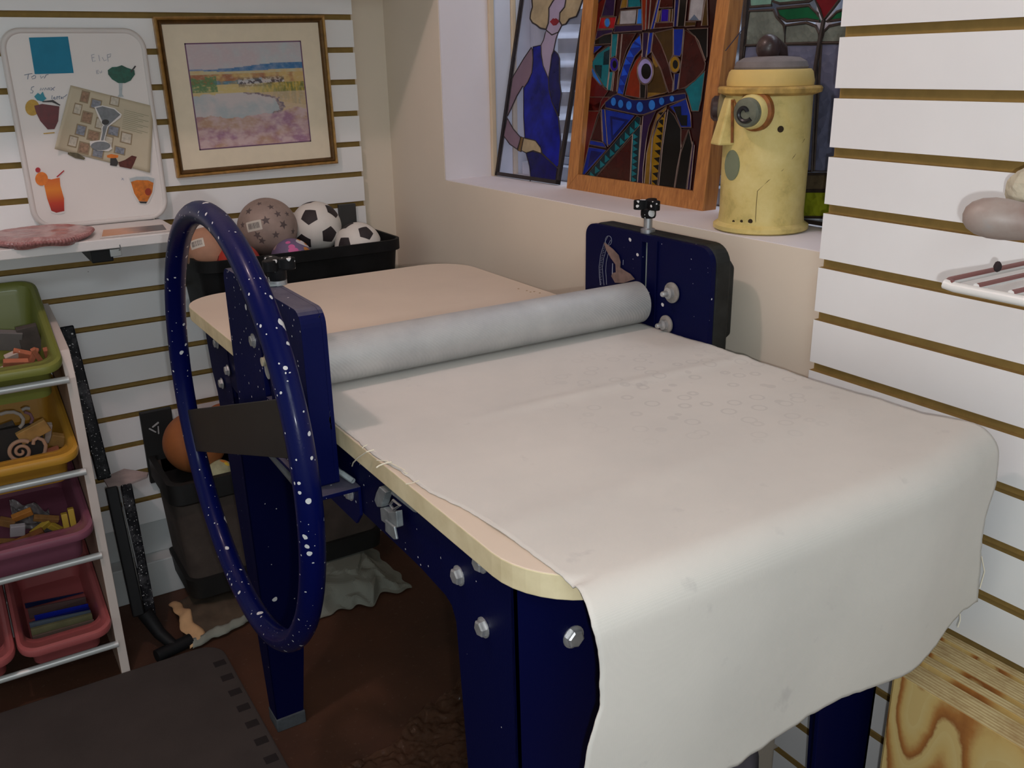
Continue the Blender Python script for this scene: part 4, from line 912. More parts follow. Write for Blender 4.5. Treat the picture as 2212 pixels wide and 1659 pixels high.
MATS.pop('green_tray_plastic')
def tray(x0, x1, yf, zf, yb, zb, depth, mt, label):
    """open tray with rolled rim; top edge runs from (yf, zf) at the front to (yb, zb) at the back"""
    def pt_(x, y, dz): return Vector((x, y, zf+(zb-zf)*(y-yf)/(yb-yf)+dz))
    def rg(i, dz, r_, fi=0.): return [pt_(x, y, dz) for x, y in rrect(x0+i, x1-i, yf+i+fi, yb-i, r_, 6)]
    R_ = [rg(.024, -depth, .02, .050), rg(.014, -.022, .03, .046), rg(.012, -.013, .032, .030), rg(.000, -.014, .036), rg(-.002, -.006, .038), rg(.000, .000, .036), rg(.006, .002, .034), rg(.013, -.003, .03), rg(.016, -.022, .028, .046), rg(.027, -depth+.004, .018, .050)]
    k = shell(R_); o = k.build('storage_tray', mt, smooth=True); return tag(o, label, 'tray', 'plastic trays of the toy organizer')
tray(-1.27, -.9055, -.392, .744, -.040, .850, .105, traymat('green_tray', S(122, 126, 58)), 'olive green tray at the top of the toy organizer')
tray(-1.27, -.9055, -.385, .552, -.040, .640, .100, traymat('yellow_tray', S(190, 140, 48)), 'yellow tray second from the top in the toy organizer')
tray(-1.27, -.9055, -.400, .384, -.040, .470, .105, traymat('mauve_tray', S(130, 76, 94)), 'pink tray third from the top in the toy organizer')
xl = px(36, 1390, y=-.395).x
tray(xl, -.9055, -.396, .146, -.040, .220, .095, traymat('pink_tray', S(166, 86, 86)), 'coral pink tray of blue folders at the bottom of the toy organizer')
tray(xl-.175, xl-.006, -.396, .146, -.040, .220, .095, MATS['pink_tray'], 'coral pink tray cut by the left picture edge at the organizer bottom')
# contents
TER = M('terracotta', S(176, 104, 76), .85, var=.2, vs=30); DKC = M('dark_clay', S(74, 66, 62), .85, var=.3, vs=30); PCL = M('pale_clay', S(186, 168, 158), .85, var=.15, vs=30); WOODS = M('stamp_wood', S(170, 128, 72), .7, var=.2, vs=40); OCH = M('ochre_tile', S(190, 120, 50), .7, var=.2, vs=40)
def slab(pts, y0, ext, mt, name, label, cat, grp, bev=.002):
    o = MB().prism([Vector(p) for p in pts], ext).build(name, mt, bevel=bev); return tag(o, label, cat, grp)
def tile(u, v, y, w_, h_, t_, rz, ry, mt, name, label, cat, grp):
    c_ = px(u, v, y=max(y, -.30)); k = MB(); k.box(-w_/2, w_/2, -t_/2, t_/2, -h_/2, h_/2)
    R = Matrix.Rotation(rz, 3, 'Y') @ Matrix.Rotation(ry, 3, 'X'); k.v = [c_+R @ p for p in k.v]
    o = k.build(name, mt, bevel=.0015); return tag(o, label, cat, grp)
GG = 'clay stamps in the green tray'
tile(34, 790, -.30, .045, .030, .012, .15, .5, TER, 'clay_stamp', 'flat terracotta piece in the middle of the green tray', 'stamp', GG)
tile(64, 800, -.32, .034, .024, .014, -.1, .6, OCH, 'clay_stamp', 'orange clay block against the front of the green tray', 'stamp', GG)
tile(64, 732, -.20, .040, .060, .016, -.1, .2, DKC, 'clay_stamp', 'dark grey standing slab at the back of the green tray', 'stamp', GG)
tile(70, 775, -.28, .010, .050, .010, .45, .3, TER, 'clay_stamp', 'thin terracotta stick leaning left in the green tray', 'stamp', GG)
tile(85, 775, -.28, .010, .055, .010, -.35, .3, TER, 'clay_stamp', 'thin terracotta stick leaning right in the green tray', 'stamp', GG)
tile(18, 735, -.20, .050, .045, .014, .2, .4, M('grey_slab', S(112, 106, 104), .85, var=.2), 'clay_stamp', 'wide grey slab at the left of the green tray', 'stamp', GG)
tile(8, 800, -.34, .030, .014, .012, -.3, .5, PCL, 'clay_stamp', 'pale clay scrap in the front left of the green tray', 'stamp', GG)
f5 = lambda a, c: (a/4.74, 850+c/4.74)
def spiral(u, v, y, r, turns, w_, mt, label, flip=1, name='swirl_stamp'):
    c_ = px(u, v, y=-.306); k = MB(); pts = []
    for i in range(70):
        t = i/69; a = flip*(.8+turns*2*PI*t); q_ = r*(1-.93*t); pts.append(c_+Vector((q_*math.cos(a), -.002, q_*math.sin(a))))
    k.tube(pts, [w_*(1-.35*i/69) for i in range(70)], 8); o = k.build(name, mt, smooth=True); return tag(o, label, 'stamp', 'carved stamps in the yellow tray')
yb_ = -.36
blk = MB(); cA = px(30, 960, y=-.30); blk.box(cA.x-.06, cA.x+.055, -.300, -.288, cA.z-.05, cA.z+.035); BLK = blk.build('stamp_block', M('dark_stamp_base', S(36, 30, 28), .8, var=.2)); tag(BLK, 'dark block backing the pale swirl stamp in the yellow tray', 'stamp', 'carved stamps in the yellow tray')
PSW = M('pale_foam_swirl', S(176, 136, 112), .85, var=.1)
spiral(45, 975, -.338, .0245, 2.0, .0042, PSW, 'large pale spiral stamp in the front of the yellow tray')
def arc_stamp(pts, y, w_, mt, label):
    o = MB().tube([px(*f5(*p), y=max(y, -.306)) for p in pts], w_, 8).build('swirl_stamp', mt, smooth=True); return tag(o, label, 'stamp', 'carved stamps in the yellow tray')
arc_stamp([(340, 520), (345, 480), (385, 455), (440, 475), (470, 530), (460, 600), (410, 680)], -.338, .0038, PSW, 'pale hooked stamp right of the spiral stamp')
arc_stamp([(0, 215), (60, 195), (140, 190), (205, 215), (240, 260), (235, 310), (200, 350)], -.30, .0036, M('grey_foam_swirl', S(150, 140, 132), .85), 'grey curved stamp at the back of the yellow tray')
arc_stamp([(225, 170), (265, 150), (305, 155)], -.28, .0036, M('grey_foam_swirl', S(150, 140, 132), .85), 'small pale curved stamp under the green tray')
arc_stamp([(250, 190), (310, 210), (335, 260), (310, 315), (270, 340)], -.29, .003, M('mauve_foam', S(120, 84, 92), .85), 'mauve curved stamp beside the grey curved stamp')
tile(72, 932, -.30, .060, .030, .012, -.35, .2, WOODS, 'wood_stamp', 'tan wooden block lying behind the hooked stamp', 'stamp', 'carved stamps in the yellow tray')
tile(115, 980, -.33, .028, .022, .020, -.15, .2, TER, 'wood_stamp', 'small brown block in the front right of the yellow tray', 'stamp', 'carved stamps in the yellow tray')
GP = 'things in the pink tray'
YEL = M('yellow_plastic', S(196, 160, 60), .5, var=.08)
yc = px(153, 1128, y=-.31)
YA = thing('clothes_peg', yc, 'yellow plastic peg standing in the pink tray', 'peg', GP)
for dx, dz in ((-.010, -.004), (.004, .004)):
    k = MB(); k.box(yc.x+dx-.006, yc.x+dx+.006, yc.y-.006, yc.y+.006, yc.z+dz-.030, yc.z+dz+.028); k.build('peg_half', YEL, YA, bevel=.0015)
k = MB(); cQ = px(112, 1165, y=-.325)
for a0, a1, c0, c1 in ((-.018, .018, .006, .014), (-.018, .018, -.014, -.006), (-.018, -.008, -.014, .014), (.008, .018, -.014, .014)): k.box(cQ.x+a0, cQ.x+a1, cQ.y-.006, cQ.y+.006, cQ.z+c0, cQ.z+c1)
o = k.build('square_ring', YEL, bevel=.001); tag(o, 'yellow square ring lying in the front of the pink tray', 'ring', GP)
tile(38, 1145, -.32, .028, .030, .010, .15, .4, M('white_foam', S(170, 160, 164), .8), 'foam_block', 'small white block in the left of the pink tray', 'block', GP)
tile(65, 1165, -.34, .060, .026, .014, -.25, .4, M('rusty_tool', S(140, 84, 40), .8, var=.4, vs=40), 'clay_tool', 'rusty orange tool in the front left of the pink tray', 'tool', GP)
def plb(u, v):
    p = px(20+85*u+10*v, 1080+55*v+18*u, y=-.25+.02*v); p.y += .02*noise.noise(Vector((u*5, v*5, 3))); p.z += .012*noise.noise(Vector((u*4, v*4, 6))); return p
tag(MB().grid(plb, 26, 18).build('plastic_bag', M('grey_plastic_film', S(120, 112, 112), .35, var=.15, vs=15), smooth=True, solid=.0005), 'crumpled grey plastic bag in the back of the pink tray', 'bag', GP)
GB = 'folders and sheets in the bottom tray'
f6 = lambda a, c: (a/5.531, 1180+c/5.531)
for i, (pa_, pb__, y, th, mt, lab) in enumerate((
    ((285, 740), (1120, 570), -.20, .004, M('dark_blue_folder', S(24, 44, 92), .5), 'dark blue folder at the back of the bottom pink tray'),
    ((330, 800), (1090, 640), -.24, .006, M('brown_card', S(104, 80, 78), .8, var=.1), 'brown card sheet behind the bright blue folder'),
    ((410, 880), (1250, 680), -.275, .004, M('bright_blue_folder', S(30, 44, 170), .4), 'bright blue folder in the middle of the bottom pink tray'),
    ((385, 950), (1230, 730), -.295, .003, M('navy_folder', S(20, 28, 110), .4), 'navy folder in front of the bright blue folder'),
    ((310, 985), (1150, 800), -.315, .007, M('grey_blue_card', S(96, 106, 120), .7, var=.1), 'grey blue card stack in the bottom pink tray'),
    ((350, 1050), (1125, 850), -.335, .009, M('olive_card', S(128, 122, 88), .7, var=.15, vs=30), 'olive card stack near the front of the bottom pink tray'),
    ((305, 1150), (1300, 870), -.358, .004, M('taupe_card', S(104, 84, 74), .8, var=.1), 'taupe card sheet against the front of the bottom pink tray'))):
    y += .036; pa_ = (pa_[0], pa_[1]-45); pb__ = (pb__[0], pb__[1]-45); A_, B_ = px(*f6(*pa_), y=y), px(*f6(*pb__), y=y); B_.x = min(B_.x, -.935); A_.x = max(A_.x, xl+.03); zb_ = .088+(y+.31)*.2
    k = MB(); k.prism([A_, B_, (B_.x, y+.012, zb_), (A_.x, y+.012, zb_)], (0, th, 0)); tag(k.build('folder', mt, bevel=.0006), lab, 'folder', GB)

BRN = M('brown_craft_piece', S(150, 104, 56), .8, var=.3, vs=40)
for i, (u, v, w_, h_, rz, mt) in enumerate(((20, 1172, .05, .016, .3, BRN), (88, 1140, .045, .014, -.5, YEL), (100, 1120, .05, .012, .35, BRN), (48, 1112, .04, .016, -.2, OCH), (120, 1140, .03, .014, .8, YEL), (14, 1128, .03, .02, .5, BRN))):
    tile(u, v, -.26, w_, h_, .012, rz, .5, mt, 'craft_piece', 'small yellow or brown craft piece heaped in the pink tray', 'craft piece', 'craft pieces heaped in the pink tray')
for i, (u, v, w_, h_, rz, mt) in enumerate(((48, 765, .035, .016, .4, TER), (98, 792, .03, .016, -.6, TER), (28, 768, .03, .014, -.3, PCL), (52, 800, .032, .012, .2, OCH), (104, 770, .012, .045, -.1, TER))):
    tile(u, v, -.27, w_, h_, .012, rz, .5, mt, 'clay_scrap', 'small clay scrap among the pile in the green tray', 'clay scrap', 'clay scraps in the green tray')
for i, (u, v, w_, h_, rz, mt) in enumerate(((18, 985, .03, .02, .3, TER), (104, 935, .012, .05, .2, PCL), (95, 1000, .035, .016, -.2, BRN), (12, 930, .04, .03, -.2, DKC), (125, 950, .03, .03, .4, WOODS))):
    tile(u, v, -.27, w_, h_, .012, rz, .4, mt, 'clay_scrap', 'small clay or wood scrap lying loose in the yellow tray', 'clay scrap', 'loose scraps in the yellow tray')

# ================================================================== floor coverings
FM = M('grey_foam_mat', S(62, 54, 51), .95, var=.12, vs=10, bmp=.4, bs=400)
MATO = thing('foam_mat', (-1.2, -1.3, 0), 'dark grey interlocking foam floor mat beside the roller table', 'mat')
k = MB(); k.prism([(x, y, .001) for x, y in rrect(-2.3, -.687, -2.6, -.368, [.01, .01, .055, .01], 6)], (0, 0, .011)); k.build('mat_sheet', FM, MATO, bevel=.003)
for i in range(14):
    y = -.455-.0605*i; MB().box(-.722, -.696, y-.011, y+.011, .0105, .0128).build('edge_notch', M('notch_dark', S(30, 22, 22), .95), MATO, bevel=.001)
def film(u, v):
    x = -.60+.46*u; y = -.79-.75*v
    x_l = -.60+.33*sm(u); yb = px(740, 1650, z=.004)
    # back edge runs from (-.60,-.90) to (-.28,-.78)
    y0 = -.905+.05*noise.noise(Vector((u*4, 2, 0)))+.13*sm((u-.2)/.6); y = y0-.30*v
    return Vector((x, y, .004+.016*abs(noise.noise(Vector((x*22, y*22, 1))))+.012*abs(noise.noise(Vector((x*52, y*52, 4))))))
m, n, l, b = nt('clear_film'); b.inputs['Roughness'].default_value = .15; b.inputs['Base Color'].default_value = (*S(104, 76, 60), 1)
tr = n.new('ShaderNodeBsdfTransparent'); tr.inputs[0].default_value = (.8, .7, .62, 1); mx = n.new('ShaderNodeMixShader'); mx.inputs[0].default_value = .45
l.new(tr.outputs[0], mx.inputs[1]); l.new(b.outputs[0], mx.inputs[2]); l.new(mx.outputs[0], n['Material Output'].inputs[0])
tag(MB().grid(film, 130, 110).build('plastic_film', MATS['clear_film'], smooth=True), 'crinkled clear plastic film on the floor under the roller table', 'film')

# ================================================================== window sill things
IRON = M('lead_came', S(52, 44, 44), .5, .4, var=.2, vs=60); COPP = M('copper_foil_line', S(116, 96, 88), .4, .7, var=.2, vs=60)
class Pane:
    """a leaning flat panel: pixel outlines become pieces lying on its own plane"""
    def __init__(s, a, b_, tilt):
        s.a = Vector(a); s.ex = (Vector(b_)-s.a).normalized(); s.up = (Vector((math.sin(tilt), 0, math.cos(tilt)))); s.up = (s.up-s.ex*s.up.dot(s.ex)).normalized(); s.n = s.ex.cross(s.up); 
        if s.n.x > 0: s.n = -s.n
    def at(s, u, v, lift=0.): o = s.a+s.n*lift; return pxp(u, v, o, s.n)
    def loc(s, a, c, lift=0.): return s.a+s.ex*a+s.up*c+s.n*lift
def crop(ox, oy, sc_): return lambda p: (ox+p[0]/sc_, oy+p[1]/sc_)
def piece(P, pts, cf, lift, th, mt, name, parent, line=None, lw=.0016, lname='came', closed=True):
    q_ = [P.at(*cf(p), lift) for p in pts]
    k = MB(); k.prism(q_, -P.n*th); k.build(name, mt, parent)
    if line is not None: MB().tube(q_, lw, 7, closed=closed).build(lname, line, parent, smooth=True)
# --- woman in blue panel
Pw = Pane((.135, -.315, 1.0225), (.146, -.572, 1.0225), math.radians(11.6))
WOM = thing('stained_glass_panel', Pw.a+Pw.ex*.128-Vector((0, 0, .003)), 'stained glass panel of a blond woman in a blue dress on the window sill', 'stained glass')
c1_ = crop(1020, 0, 3.95)
GCLR = glass('clear_art_glass', S(206, 206, 214), .12, .1, trcol=(.93, .93, .96)); GHAIR = glass('amber_streaky_glass', S(196, 178, 142), .62, .25, var=.15); GSKIN = glass('lilac_glass', S(190, 176, 200), .6, .2, var=.05); GARM = glass('mauve_arm_glass', S(150, 126, 142), .6, .2, var=.06)
GBLUE = glass('cobalt_glass', S(24, 34, 150), .62, .2, var=.45, vs=22, trcol=(.05, .08, .6)); GBLUE2 = glass('navy_glass', S(18, 20, 92), .75, .2, var=.3, trcol=(.03, .04, .35)); GLIP = glass('lip_red_glass', S(140, 22, 36), .8, .2); GGOLD = glass('gold_bracelet_glass', S(120, 92, 50), .85, .3)
HW_ = .50
k = MB(); k.prism([Pw.loc(0, 0, -.001), Pw.loc(.257, 0, -.001), Pw.loc(.257, HW_, -.001), Pw.loc(0, HW_, -.001)], -Pw.n*.001); k.build('clear_pane', GCLR, WOM)
k = MB()
for a0, a1, c0, c1 in ((0, .008, 0, HW_), (.249, .257, 0, HW_), (0, .257, 0, .009), (0, .257, HW_-.009, HW_)):
    k.hexa([Pw.loc(a0, c0, .004), Pw.loc(a1, c0, .004), Pw.loc(a1, c1, .004), Pw.loc(a0, c1, .004)], [Pw.loc(a0, c0, -.004), Pw.loc(a1, c0, -.004), Pw.loc(a1, c1, -.004), Pw.loc(a0, c1, -.004)])
k.build('frame', IRON, WOM)
P_ = lambda pts, mt, nm, lw=.0013: piece(Pw, pts, c1_, .0015, .0022, mt, nm, WOM, IRON, lw)
P_([(510, -120), (510, 0), (515, 60), (500, 110), (495, 160), (515, 195), (550, 215), (580, 240), (630, 250), (650, 200), (655, 130), (655, 70), (690, 10), (700, 0), (700, -120)], GHAIR, 'hair', .002)
P_([(800, -120), (800, 0), (790, 60), (750, 110), (745, 180), (765, 215), (800, 205), (830, 160), (890, 140), (915, 80), (935, 20), (960, -60), (960, -120)], GHAIR, 'hair', .002)
P_([(700, -120), (700, 0), (690, 10), (655, 70), (655, 130), (650, 200), (632, 258), (680, 298), (735, 275), (765, 215), (745, 180), (750, 110), (790, 60), (800, 0), (800, -120)], GSKIN, 'face', .0015)
piece(Pw, [(662, 185), (690, 155), (703, 160), (715, 155), (745, 180), (715, 215), (690, 218)], c1_, .0022, .002, GLIP, 'lips', WOM)
P_([(632, 258), (680, 298), (735, 275), (715, 330), (695, 430), (680, 470), (665, 580), (650, 670), (605, 560), (590, 460), (588, 385), (610, 340), (625, 280)], GSKIN, 'neck')
P_([(520, 400), (588, 385), (590, 460), (605, 560), (650, 670), (655, 760), (680, 870), (735, 1000), (745, 1100), (755, 1200), (740, 1400), (725, 1430), (600, 1310), (585, 1260), (540, 1200), (500, 1190), (450, 1180), (440, 1000), (440, 750), (475, 700), (510, 620), (520, 500)], GBLUE, 'dress')
P_([(650, 670), (665, 580), (680, 470), (700, 430), (730, 460), (745, 500), (745, 700), (760, 800), (745, 900), (738, 990), (680, 870), (655, 760)], GBLUE2, 'dress_side')
P_([(460, 1305), (520, 1290), (590, 1310), (725, 1430), (712, 1552), (500, 1525), (490, 1420)], GBLUE2, 'skirt')
P_([(505, 405), (440, 500), (345, 660), (300, 990), (330, 930), (380, 820), (430, 735), (445, 745), (475, 700), (510, 620), (520, 520), (515, 430)], GARM, 'arm')
P_([(300, 1010), (350, 1100), (415, 1175), (385, 1275), (320, 1230), (270, 1160)], GARM, 'forearm')
P_([(415, 1165), (440, 1175), (415, 1295), (390, 1285)], GGOLD, 'bracelet')
P_([(440, 1175), (500, 1190), (540, 1200), (585, 1260), (590, 1310), (520, 1285), (460, 1305), (420, 1285)], GHAIR, 'hand')
for pts in ([(500, 1525), (490, 1560)], [(725, 1430), (745, 1440)], [(350, 650), (335, 690)]): MB().tube([Pw.at(*c1_(p), .002) for p in pts], .0013, 6).build('came', IRON, WOM)

# --- abstract panel in an oak frame
Pa = Pane((.1315, -.6215, 1.020), (.1315, -1.0535, 1.020), math.radians(6.2))
ABS = thing('stained_glass_panel', Pa.a+Pa.ex*.216, 'multicoloured abstract stained glass panel in oak frame on the window sill', 'stained glass')
m, n, l, b = nt('oak_frame'); b.inputs['Roughness'].default_value = .5; b.inputs['Coat Weight'].default_value = .15
mp = n.new('ShaderNodeMapping'); mp.inputs['Scale'].default_value = (60, 60, 4); l.new(coord(n), mp.inputs[0]); t = noise_node(n, l, 3, 5, .6, mp.outputs[0])
l.new(ramp(n, l, t.outputs[0], [(.3, S(150, 92, 44)), (.7, S(196, 134, 70))]), b.inputs['Base Color'])
AW, AH, fw, fd = .432, .66, .034, .034
k = MB()
for i in range(4):
    oc = [(0, 0), (AW, 0), (AW, AH), (0, AH)]; ic = [(fw, fw), (AW-fw, fw), (AW-fw, AH-fw), (fw, AH-fw)]; j = (i+1) % 4
    k.hexa([Pa.loc(*oc[i], 0), Pa.loc(*oc[j], 0), Pa.loc(*ic[j], -.002), Pa.loc(*ic[i], -.002)], [Pa.loc(*oc[i], -fd), Pa.loc(*oc[j], -fd), Pa.loc(*ic[j], -fd), Pa.loc(*ic[i], -fd)])
    k.build('frame_member', m, ABS, bevel=.0012); k = MB()
LF = -.016
k = MB(); k.prism([Pa.loc(fw-.003, fw-.003, LF-.001), Pa.loc(AW-fw+.003, fw-.003, LF-.001), Pa.loc(AW-fw+.003, AH-fw+.003, LF-.001), Pa.loc(fw-.003, AH-fw+.003, LF-.001)], -Pa.n*.003); k.build('backing_glass', glass('dark_maroon_glass', S(44, 12, 12), .93, .12), ABS)
GC = {}
def gl(nm, c_, op=.9): 
    if nm not in GC: GC[nm] = glass('glass_'+nm, c_, op, .12, var=.18, vs=40)
    return GC[nm]
RD = gl('dark_red', S(84, 10, 12)); MR = gl('maroon', S(58, 15, 10)); PU = gl('purple', S(38, 16, 58)); RB = gl('bright_red', S(150, 12, 22)); LB_ = gl('light_blue', S(40, 110, 196)); BL = gl('blue', S(14, 40, 140)); DB = gl('dark_blue', S(10, 18, 84)); TE = gl('teal', S(14, 104, 116)); DT = gl('dark_teal', S(10, 38, 48)); OR = gl('orange_red', S(122, 36, 10)); GO = gl('gold', S(128, 96, 34)); OL = gl('olive_brown', S(66, 46, 16)); BK = gl('black', S(12, 8, 8), .97); VI = gl('violet', S(40, 20, 128)); LV = gl('lavender', S(150, 140, 196)); AM = gl('amber', S(140, 106, 16)); CRY = gl('crystal', S(170, 168, 172), .75); IND = gl('indigo', S(38, 14, 140))
C2 = crop(1240, 0, 6.506); C3 = crop(1220, 200, 6.144)
def A_(cf, mt, nm, pts, lv=0, line=COPP, lw=.0012): piece(Pa, pts, cf, LF+.0005+.0006*lv, .0006+.0006*lv, mt, nm, ABS, line, lw)
N_ = 'glass_piece'
A_(C2, RD, N_, [(262, -60), (470, -60), (450, 0), (330, 430), (230, 890), (235, 1040), (330, 1150), (480, 1280), (380, 1420), (350, 1561), (160, 1561), (200, 900), (250, 150)])
A_(C2, PU, N_, [(285, -10), (390, -10), (280, 95)], 1); A_(C2, PU, N_, [(462, -60), (590, -60), (580, 0), (560, 222), (388, 228)], 1)
A_(C2, RB, N_, [(372, 245), (592, 236), (565, 400), (342, 408)], 1); A_(C2, LB_, N_, ellipse(468, 318, 38, 68, 16), 2)
A_(C2, PU, N_, [(330, 425), (545, 412), (540, 460), (420, 490), (300, 560)], 1); A_(C2, BK, N_, [(285, 630), (300, 560), (420, 490), (530, 472), (520, 615)], 1)
A_(C2, CRY, N_, [(655, 150), (880, 132), (865, 335), (640, 345)], 1); A_(C2, GO, N_, [(600, 345), (655, 150), (640, 345)], 1); A_(C2, LB_, N_, [(900, 128), (952, 122), (955, 332), (880, 338)], 1)
A_(C2, GO, N_, [(690, -60), (762, -60), (742, 105), (648, 122)], 1); A_(C2, TE, N_, [(765, -60), (915, -60), (942, 95), (758, 106)], 1)
A_(C2, PU, N_, [(580, 362), (955, 345), (958, 432), (558, 458)], 1)
A_(C2, OR, N_, [(950, -60), (1018, -60), (1000, 425), (968, 425), (958, 200)], 1); A_(C2, RD, N_, [(1022, -60), (1080, -60), (1042, 412), (1008, 415)], 1); A_(C2, MR, N_, [(1084, -60), (1190, -60), (1160, 40), (1075, 410), (1050, 410)], 1)
A_(C2, BL, N_, [(1180, 0), (1218, -20), (1120, 405), (1080, 410)], 1); A_(C2, MR, N_, [(1228, -60), (1385, -60), (1392, 102), (1198, 112)], 1)
A_(C2, GO, N_, [(1188, 150), (1218, 148), (1190, 312), (1152, 312)], 1); A_(C2, IND, N_, [(1235, 128), (1336, 128), (1325, 302), (1218, 306)], 1); A_(C2, OL, N_, [(1350, 128), (1388, 128), (1376, 312), (1340, 306)], 1); A_(C2, MR, N_, [(1140, 318), (1392, 312), (1392, 378), (1125, 400)], 1)
A_(C2, DB, N_, [(1425, -60), (1485, -60), (1442, 372), (1400, 376)], 1); A_(C2, BK, N_, [(1490, -60), (1596, -60), (1552, 370), (1452, 372)], 1)
A_(C2, CRY, N_, [(1645, -60), (1838, -60), (1792, 292), (1608, 292)], 1); A_(C2, gl('slate', S(90, 104, 124), .85), N_, [(1620, 286), (1688, 205), (1752, 282)], 2, None); A_(C2, OL, N_, [(1572, 306), (1712, 306), (1706, 362), (1560, 372)], 1); A_(C2, OL, N_, [(1850, -40), (1872, -20), (1880, 360), (1790, 362)], 1)
A_(C2, BK, N_, [(1590, 410), (1880, 395), (1870, 800), (1850, 858), (1752, 580), (1700, 510)], 1)
A_(C2, BL, N_, [(270, 650), (405, 643), (258, 770)], 1); A_(C2, TE, N_, [(245, 890), (330, 755), (480, 650), (512, 648), (492, 1000), (462, 1240), (398, 1195), (270, 960)], 1)
A_(C2, DT, 'painted_square', [(420, 735), (500, 695), (490, 905), (408, 912)], 2, None); A_(C2, DT, 'painted_square', [(288, 915), (390, 915), (378, 1110), (300, 1000)], 2, None)
A_(C2, LB_, N_, [(232, 935), (268, 960), (410, 1200), (375, 1205), (270, 1080)], 1)
A_(C2, TE, N_, [(535, 480), (618, 476), (592, 780), (520, 815)], 1); A_(C2, TE, N_, [(500, 1010), (552, 1010), (520, 1272), (468, 1262)], 1); A_(C2, MR, N_, [(622, 480), (672, 476), (600, 1285), (540, 1282)], 1)
A_(C2, VI, N_, ellipse(565, 905, 62, 100, 20), 3); A_(C2, BK, 'pupil', ellipse(568, 905, 28, 55, 16), 4, None)
A_(C2, MR, N_, [(680, 476), (872, 468), (740, 700), (640, 1000), (608, 1290)], 1)
A_(C2, BL, N_, [(930, 482), (952, 690), (860, 790), (790, 960), (720, 1200), (692, 1335), (608, 1312), (640, 1090), (720, 830), (820, 610)], 1)
for pts in ([(930, 500), (945, 640), (850, 575)], [(830, 610), (935, 660), (790, 680)], [(780, 700), (840, 800), (735, 800)], [(730, 820), (800, 900), (700, 910)], [(690, 930), (750, 1050), (665, 1070)], [(650, 1100), (715, 1190), (635, 1200)], [(630, 1220), (690, 1320), (612, 1310)]): A_(C2, gl('triangle_blue', S(24, 72, 190)), 'painted_triangle', pts, 2, None)
A_(C2, OR, N_, [(945, 760), (955, 850), (890, 1000), (930, 1180), (922, 1378), (718, 1338), (790, 1020), (870, 850)], 1)
A_(C2, PU, N_, [(968, 460), (1052, 458), (1020, 805), (958, 805)], 1); A_(C2, BL, N_, [(1060, 462), (1112, 458), (1076, 740), (1008, 805)], 1)
A_(C2, MR, N_, [(1112, 478), (1132, 468), (1222, 620), (1292, 800), (1342, 950), (1392, 1150), (1382, 1292), (1330, 1302), (1220, 960), (1088, 720)], 1)
A_(C2, OL, N_, [(1092, 755), (1152, 850), (1222, 980), (1312, 1292), (1030, 1375), (1030, 1190), (1112, 1050), (1112, 900)], 1); A_(C2, GO, 'light_patch', [(1092, 765), (1150, 860), (1180, 930), (1150, 950), (1110, 880)], 2, None); A_(C2, GO, 'light_patch', [(1040, 1300), (1290, 1310), (1030, 1370)], 2, None)
A_(C2, BK, N_, [(932, 1188), (1012, 1188), (1002, 1380), (928, 1378)], 1); A_(C2, LV, N_, ellipse(1002, 1000, 110, 186, 28), 3, COPP, .0018); A_(C2, BK, 'pupil', ellipse(1012, 1002, 68, 110, 22), 4, None)
A_(C2, OL, N_, [(1130, 462), (1396, 402), (1392, 760), (1340, 920), (1292, 800), (1222, 620)], 1); A_(C2, BL, N_, [(1400, 408), (1542, 406), (1512, 740), (1490, 795), (1400, 775)], 1)
A_(C2, DB, N_, [(1410, 1040), (1482, 1030), (1452, 1252), (1400, 1285)], 1); A_(C2, AM, N_, ellipse(1415, 905, 72, 118, 20), 3); A_(C2, BK, 'pupil', ellipse(1422, 905, 36, 62, 16), 4, None)
A_(C2, MR, N_, [(1560, 420), (1702, 510), (1802, 760), (1846, 890), (1832, 980), (1702, 1130), (1552, 1235), (1468, 1255), (1510, 850)], 1)
A_(C2, TE, N_, [(1560, 1250), (1840, 1000), (1790, 1400), (1752, 1561), (1655, 1561), (1600, 1350)], 1)
A_(C3, RD, N_, [(250, 60), (600, 60), (500, 180), (440, 290), (340, 620), (215, 1140), (160, 1140), (190, 700)], 0)
A_(C3, DB, N_, [(640, 40), (700, 20), (900, 92), (1080, 92), (1400, 32), (1600, 8), (1612, 80), (1360, 160), (1220, 230), (1050, 292), (960, 292), (540, 202), (535, 130)], 1)
for (cx, cy, rx, ry) in ((645, 120, 32, 55), (740, 150, 33, 55), (850, 170, 35, 57), (995, 190, 42, 68), (1155, 165, 42, 66), (1285, 115, 33, 50), (1420, 80, 28, 38)): A_(C3, LB_, 'painted_oval', ellipse(cx, cy, rx, ry, 18), 2, None)
A_(C3, BL, N_, [(540, 222), (932, 302), (592, 702), (562, 680)], 1); A_(C3, DB, 'painted_triangle', [(600, 310), (850, 362), (620, 640)], 2, None); A_(C3, BL, 'painted_triangle', [(630, 350), (800, 385), (640, 570)], 3, None)
A_(C3, MR, N_, [(472, 258), (502, 640), (350, 620)], 1); A_(C3, BL, N_, [(488, 220), (530, 222), (572, 722), (508, 652)], 1); A_(C3, BL, N_, [(342, 630), (510, 662), (552, 732), (328, 692)], 1)
A_(C3, BL, N_, [(318, 722), (552, 762), (262, 1092), (235, 1080)], 1); A_(C3, DB, 'painted_triangle', [(350, 770), (490, 792), (300, 1010)], 2, None)
A_(C3, DT, N_, [(958, 312), (1012, 332), (1000, 432), (368, 1175), (238, 1152)], 1)
for i in range(10):
    t = i/10; cx, cy = 950-66*i, 415+75*i; A_(C3, TE, 'painted_triangle', [(cx-20, cy-40), (cx+44, cy+20), (cx-22, cy+64)], 2, None)
A_(C3, DT, N_, [(900, 552), (1010, 432), (960, 1272), (868, 1252)], 1)
